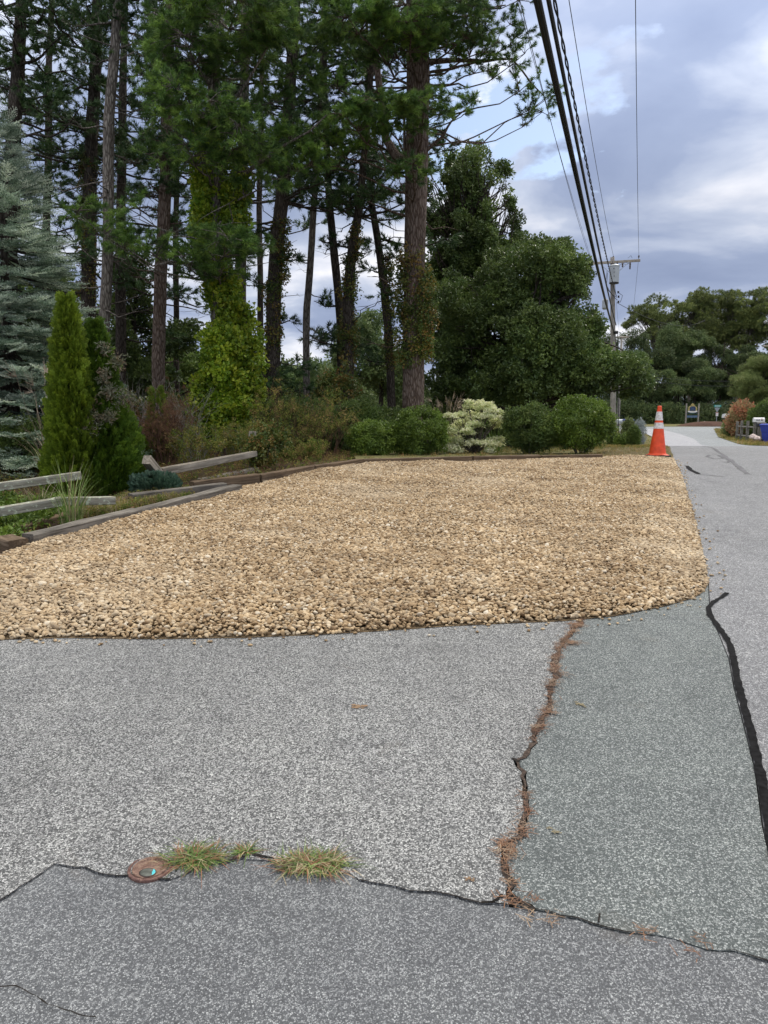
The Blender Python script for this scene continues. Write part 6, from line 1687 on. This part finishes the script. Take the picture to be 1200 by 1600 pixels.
# beyond the pole
def wire2(name, label, a, b, sag, r, mat=M_WIRE):
    mb = MB(); a = Vector(a); b = Vector(b); pts = [(b - a) * (i / 24) - Vector((0, 0, sag * 4 * (i / 24) * (1 - i / 24))) for i in range(25)]
    mb.tube(pts, r, 6); o = mb.build(name, mat); o.location = a
    return tag(o, label, 'wire', 'wires beyond the roadside pole')
FP = W(966, 668, 84); fz = float(G(84)); ftop = W(965.5, 527, 84)
wire2('power_line', 'thin wire leaving the right crossarm end towards the far pole', arm(1.24), W(984, 526, 84), 0.6, 0.008)
wire2('power_line', 'thin wire leaving the pole top towards the far pole', PB + ca + Vector((0, 0, 0.35)), W(969, 525, 84), 0.6, 0.008)
wire2('service_drop', 'sagging wire crossing right from the pole to the far trees', pe(964, 473), W(1102, 500, 88), 0.9, 0.014, M_CABLE)
wire2('communication_cable', 'low cable running past the pole into the oak leaves', pe(960, 518), W(967, 575, 84), 0.4, 0.03, M_CABLE)
wire2('service_drop', 'upper of two pale wires crossing before the far wood', W(1010, 588, 90), W(1200, 594, 86), 0.3, 0.010, M_WIRE)
wire2('service_drop', 'lower of two pale wires crossing before the far wood', W(1000, 592, 90), W(1200, 600, 86), 0.5, 0.010, M_WIRE)
def far_pole(label, px, d, top_py, arm_px, arm_py):
    x0 = W(px, 660, d).x; t = thing('utility_pole', label, 'utility pole', (x0, d, float(G(d))))
    H_ = W(px, top_py, d).z - float(G(d)); mb = MB(); mb.tube([Vector((0, 0, -0.2)), Vector((0, 0, H_))], [0.17, 0.12], 10); mb.build('pole', M_POLE, t, smooth=True)
    a_, b_ = [W(q, arm_py, d) - Vector((x0, d, float(G(d)))) for q in arm_px]
    mb = MB(); mb.tube([a_ + Vector((0, -.15, 0)), b_ + Vector((0, -.15, 0))], 0.075, 4); mb.build('crossarm', M_CROSSARM, t)
    for q in (0.08, 0.92):
        mb = MB(); mb.lathe([(0.03, 0), (0.06, 0.1), (0.03, 0.2)], c=a_.lerp(b_, q) + Vector((0, -.15, 0.06)), n=8); mb.build('insulator', M_PORC, t)
    return t
far_pole('distant utility pole with a short crossarm, just behind the roadside pole', 966, 84, 525, (963, 982), 527)
far_pole('distant utility pole with a grey transformer at the right edge', 1198, 96, 535, (1191, 1207), 541)

# ---- entry sign on the mound
SDm = 97.0; mnd = W(1082, 668, SDm)
mulch = mound('mulch_bed', (mnd.x, 91.6, 0), 4.3, 2.8, 0.62, M_MULCH)
sgz = float(G(SDm)) + 0.1
M_SIGNPOST = wood('sign post wood', (0.16, 0.14, 0.12), (0.3, 0.28, 0.25), (0.42, 0.4, 0.36), 0, (30, 30, 2))
M_SBLUE = plain('dark blue sign paint', (0.03, 0.055, 0.13), 0.5, var=0.1); M_SGOLD = plain('gold sign border', (0.45, 0.37, 0.14), 0.5, 0.2, 0.3, 9); M_SWHITE = plain('white sign ribbon', (0.72, 0.74, 0.76), 0.5, var=0.05); M_SLIGHT = plain('blue grey plank', (0.10, 0.16, 0.25), 0.6, var=0.1); M_SGREEN = plain('green sign detail', (0.07, 0.13, 0.10), 0.5, 0, 0.3, 10)
k = 1 / PPM(SDm)
sx = W(1081.5, 650, SDm).x
t = thing('entry_sign', 'crest-shaped blue and gold wooden entry sign between two grey posts', 'sign', (sx, SDm, sgz))
zz = lambda py: (W(600, py, SDm).z - sgz)
for s in (-1, 1):
    mb = MB(); mb.box((s * 9.6 * k, 0, zz(646) ), (1.9 * k, 1.9 * k, zz(632) - zz(661) + 0.15), m=0); mb.build('post', M_SIGNPOST, t, bevel=0.02)
def crest(sc):
    pts_ = [(-6.6, 643), (-6.8, 637), (-5.2, 635.2), (-3.4, 634.6), (-2.2, 631.8), (0, 630.2), (2.2, 631.8), (3.4, 634.6), (5.2, 635.2), (6.8, 637), (6.6, 643)]
    cx_, cy_ = 0, 638
    return [((x_ * sc) * k, zz(cy_ + (y_ - cy_) * sc)) for x_, y_ in pts_]
mb = MB(); mb.prism(crest(1.0), -0.05, 0.05); mb.build('gold_border', M_SGOLD, t)
mb = MB(); mb.prism([(-4.4 * k, zz(642)), (-4.6 * k, zz(637)), (-3 * k, zz(635)), (3 * k, zz(635)), (4.6 * k, zz(637)), (4.4 * k, zz(642))], -0.07, -0.03); mb.build('crest_panel', M_SBLUE, t)
mb = MB()
for (x_, y_, w_) in ((-2.2, 637.2, 2.2), (0.6, 637.6, 2.6), (-1.0, 639.2, 3.6), (1.8, 640.2, 1.6)): mb.box((x_ * k, -0.08, zz(y_)), (w_ * k, 0.02, 0.7 * k))
mb.build('crest_emblem', M_SLIGHT, t)
mb = MB(); mb.prism([(-7.2 * k, zz(643.6)), (-7.0 * k, zz(641.6)), (-3.5 * k, zz(642.4)), (0, zz(642.8)), (3.5 * k, zz(642.4)), (7.0 * k, zz(641.6)), (7.2 * k, zz(643.6)), (3.5 * k, zz(644.6)), (0, zz(644.8)), (-3.5 * k, zz(644.6))], -0.10, -0.05); mb.build('white_ribbon', M_SWHITE, t)
mb = MB(); mb.box((0, 0, zz(646.2)), (5 * k, 0.08, 2.2 * k)); mb.build('hanging_plaque', M_SGREEN, t)
mb = MB(); mb.box((0, 0, zz(650.8)), (16.5 * k, 0.07, 3.4 * k)); mb.build('name_plank', M_SLIGHT, t)
mb = MB(); mb.box((0, 0.02, zz(645.6)), (17 * k, 0.05, 0.9 * k)); mb.build('crossbar', M_SBLUE, t)
M_STONE = plain('pale landscape stone', (0.42, 0.38, 0.34), 0.9, 0, 0.2, 6); M_STONEP = plain('pinkish white stone', (0.66, 0.55, 0.50), 0.9, 0, 0.15, 6)
def rock(name, label, loc, r, mat, group=None, seed=0):
    bm = bmesh.new(); bmesh.ops.create_icosphere(bm, subdivisions=3, radius=1)
    for v in bm.verts:
        v.co *= 1 + 0.25 * noise.noise(v.co * 1.3 + Vector((seed, 0, 0))) + 0.08 * noise.noise(v.co * 4 + Vector((seed, 0, 0)))
        v.co = Vector((v.co.x * r[0], v.co.y * r[1], v.co.z * r[2]))
    me = bpy.data.meshes.new(name); bm.to_mesh(me); bm.free(); me.materials.append(mat)
    o = bpy.data.objects.new(name, me); link(o); o.location = loc; return tag(o, label, 'rock', group)
rock('rock', 'grey stone at the right foot of the entry sign', (sx + 0.35, 94, float(G(94)) + 0.40), (0.22, 0.2, 0.18), M_STONE, None, 3)
rock('rock', 'small stone at the left foot of the entry sign', (sx - 0.3, 94, float(G(94)) + 0.36), (0.2, 0.2, 0.12), M_STONE, None, 8)

# ---- street name post with the back of a yield sign
M_STREET = plain('teal green street sign', (0.03, 0.30, 0.27), 0.45, 0, 0.1, 4); M_ALU = plain('bare aluminium sign back', (0.33, 0.35, 0.37), 0.45, 0.5, 0.08, 3); M_WHITE = plain('white paint', (0.78, 0.78, 0.77), 0.5, 0, 0.04, 4); M_RED = plain('faded red', (0.5, 0.12, 0.10), 0.5)
YD = 93.0; k = 1 / PPM(YD); yb = W(1120, 665, YD); yz = float(G(YD)); zz = lambda py: W(600, py, YD).z - yz
t = thing('street_sign', 'teal street name sign above the back of a yield sign on a thin post', 'sign', (W(1120, 650, YD).x, YD, yz))
mb = MB(); mb.box((0, 0.03, zz(650)), (0.6 * k * 1.6, 0.05, zz(633) - zz(667)), None); mb.build('post', M_ALU, t)
mb = MB(); mb.box((0.2 * k, -0.02, zz(634.4)), (11 * k, 0.03, 3.2 * k)); sp = mb.build('name_plate', M_STREET, t)
mb = MB()
for x_, w_ in ((-3.6, 0.5), (-2.6, 0.7), (-1.5, 0.5), (-0.4, 0.8), (0.9, 0.6), (1.9, 0.5), (3.4, 1.1)): mb.box((x_ * k, -0.04, zz(634.4)), (w_ * k, 0.01, 1.3 * k))
mb.build('lettering', M_WHITE, sp)['kind'] = 'stuff'
mb = MB(); mb.prism([(-4.2 * k, zz(636.9)), (4.2 * k, zz(636.9)), (4.0 * k, zz(637.6)), (0.5 * k, zz(643.8)), (-0.5 * k, zz(643.8)), (-4.0 * k, zz(637.6))], -0.02, 0.0); mb.build('yield_plate', M_ALU, t)
mb = MB(); mb.box((0, -0.03, zz(647.2)), (3.8 * k, 0.02, 5.8 * k)); nt_ = mb.build('notice_plate', M_WHITE, t)
mb = MB(); mb.box((0, -0.045, zz(644.9)), (3.2 * k, 0.01, 1.0 * k)); mb.box((0, -0.045, zz(647.4)), (1.8 * k, 0.01, 0.5 * k)); mb.build('red_marking', M_RED, nt_)['kind'] = 'stuff'

# ---- split rail fence, mailboxes, bin at the right edge
FD = 46.0
def gfence():
    posts = [(1153.2, 658.5, 674.5, 48), (1160, 657.5, 676, 46.8), (1169.5, 658, 678, 45.4), (1180.5, 659, 680, 44)]
    x0 = W(1153, 660, 48).x
    t = thing('rail_fence', 'low grey post and rail fence left of the mailboxes', 'fence', (x0, 48, float(G(48)))); B = Vector(t.location)
    P3 = []
    for (px, a_, b_, d) in posts:
        g = W(px, 650, d); z = float(G(d)); top = W(px, a_, d).z
        mb = MB(); mb.box(Vector((g.x, d, (z - 0.1 + top) / 2)) - B, (0.14, 0.12, top - z + 0.1), None, jit=0.008); mb.build('post', M_FENCE, t, bevel=0.01); P3.append((g.x, d))
    for (a_, b_) in zip(P3[:-1], P3[1:]):
        for h in (0.86, 0.30):
            p = Vector((a_[0], a_[1] - 0.07, float(G(a_[1])) + h)) - B; q = Vector((b_[0], b_[1] - 0.07, float(G(b_[1])) + h)) - B
            mb = MB(); mb.tube([p - (q - p) * 0.03, (p + q) / 2 + Vector((0, 0, random.uniform(-.02, .02))), q + (q - p) * 0.03], 0.06, 6, True, 0, 0.08); mb.build('rail', M_FENCE, t)
gfence()
def mailbox(label, px, d, h_top_py, w, L_, col, rot=0.0, postm=None, group=None, marks=False):
    g = W(px, 650, d); z = float(G(d)); t = thing('mailbox', label, 'mailbox', (g.x, d, z), rot, group); top = W(px, h_top_py, d).z - z
    mb = MB(); mb.box((0, 0, (top - w) / 2 - 0.05), (0.10, 0.10, top - w + 0.1)); mb.build('post', postm or M_FENCE, t, bevel=0.008)
    mb = MB(); mb.box((0, 0, top - w - 0.02), (L_ * 0.9, 0.12, 0.04)); mb.build('shelf', postm or M_FENCE, t)
    prof = [(-w / 2, 0), (w / 2, 0), (w / 2, w * 0.55)] + [(w / 2 * math.cos(a_), w * 0.55 + w * 0.45 * math.sin(a_)) for a_ in [R(q) for q in (30, 60, 90, 120, 150)]] + [(-w / 2, w * 0.55)]
    n_ = len(prof); vs = [(-L_ / 2, y_, top - w + z_) for y_, z_ in prof] + [(L_ / 2, y_, top - w + z_) for y_, z_ in prof]
    mb = MB(); mb.add(vs, [[i, (i+1) % n_, n_ + (i+1) % n_, n_ + i] for i in range(n_)] + [list(range(n_)), [n_ + i for i in range(n_)][::-1]]); bx = mb.build('box', col, t)
    mb = MB(); mb.box((L_ * 0.2, -w / 2 - 0.012, top - w * 0.35), (0.02, 0.012, w * 0.5)); mb.build('flag', M_RED, t)
    if marks:
        mb = MB()
        for x_, w_, h_ in ((-0.16, 0.05, 0.06), (-0.09, 0.06, 0.04), (-0.02, 0.04, 0.07), (0.10, 0.07, 0.05), (0.17, 0.04, 0.06)): mb.box((x_, -w / 2 - 0.006, top - w * 0.55), (w_, 0.008, h_))
        mb.build('lettering', M_BLACKRUB, bx)['kind'] = 'stuff'
    return t
mailbox('white mailbox with black markings behind the fence end', 1186, 44, 652.5, 0.26, 0.60, M_WHITE, -0.1, None, None, True)
mailbox('dark mailbox between the white mailbox and the blue bin', 1190, 43.2, 660, 0.24, 0.5, M_DARKMETAL, -0.1)
mailbox('small white mailbox left of the orange bush, nearer one', 1141, 60, 646.5, 0.42, 0.45, M_WHITE, 0.5)
mailbox('small white mailbox left of the orange bush, further one', 1132.5, 63, 646.5, 0.34, 0.42, M_WHITE, 0.8)
mailbox('white post with a grey mailbox beyond the utility pole', 970, 57, 655, 0.34, 0.65, M_GREYMETAL, 0.1, M_WHITE)
# recycling bin
M_BINBLUE = plain('blue bin plastic', (0.012, 0.035, 0.32), 0.4, 0, 0.1, 3, 0.5)
def bin_(label, px, d, top_py, sc=1.0, body=None, lid=None, mark=True):
    g = W(px, 650, d); z = float(G(d)); t = thing('recycling_bin', label, 'bin', (g.x, d, z), 0.2); H_ = W(px, top_py, d).z - z
    w0, w1 = 0.44 * sc, 0.64 * sc
    def sqr(z_, w_, dd): return [(-w_/2, -dd/2, z_), (w_/2, -dd/2, z_), (w_/2, dd/2, z_), (-w_/2, dd/2, z_)]
    mb = MB(); mb.add(*loft([sqr(0.03, w0, w0), sqr(H_ * 0.55, (w0 + w1) / 2 - .02, (w0 + w1) / 2), sqr(H_ * 0.60, (w0 + w1) / 2 + .03, (w0 + w1) / 2 + .03), sqr(H_ * 0.9, w1, w1 + 0.08)])); mb.build('body', body or M_BINBLUE, t, bevel=0.02)
    mb = MB(); mb.add(*loft([sqr(H_ * 0.9 + .003, w1 + 0.06, w1 + 0.14), sqr(H_ * 0.94, w1 + 0.06, w1 + 0.14), sqr(H_, w1 - 0.1, w1 - 0.04)])); mb.build('lid', lid or M_BINBLUE, t, bevel=0.015)
    for s in (-1, 1):
        mb = MB(); mb.tube([Vector((s * w0 * 0.5, w0 * 0.45, 0.12)), Vector((s * (w0 * 0.5 + 0.06), w0 * 0.45, 0.12))], 0.12, 16); mb.build('wheel', M_BLACKRUB, t)
    if mark:
        mb = MB(); yy = -w1 / 2 - 0.035
        for a_ in (90, 210, 330):
            c = Vector((0.10 * math.cos(R(a_)) - 0.05, yy, H_ * 0.72 + 0.10 * math.sin(R(a_)))); mb.box(c, (0.11, 0.015, 0.045), Matrix.Rotation(-R(a_ + 90), 3, 'Y'))
        mb.box((-0.05, yy, H_ * 0.72 - 0.13), (0.2, 0.015, 0.025)); mb.build('recycling_mark', M_WHITE, t)['kind'] = 'stuff'
    return t
bin_('blue wheeled recycling bin at the right edge of the picture', 1203, 41.5, 662)
bin_('grey bin with a blue lid beyond the utility pole', 982, 56, 654.5, 0.9, M_GREYMETAL, M_BINBLUE, False)
rock('rock', 'whitish landscape rock, left of the pair by the blue bin', W(1177, 681, 41.5) + Vector((0, 0, -0.05)), (0.22, 0.17, 0.15), M_STONEP, 'rocks by the blue bin', 1)
rock('rock', 'pinkish landscape rock, right of the pair by the blue bin', W(1183.5, 683.5, 41) + Vector((0, 0, -0.05)), (0.18, 0.15, 0.11), M_STONEP, 'rocks by the blue bin', 5)
mm = gp(1190, 694); mound('mulch_patch', (21.5, 40.6, 0), 1.3, 0.9, 0.14, M_MULCH)
mound('mulch_patch', (22.3, 43.8, 0), 1.2, 1.0, 0.12, M_MULCH)
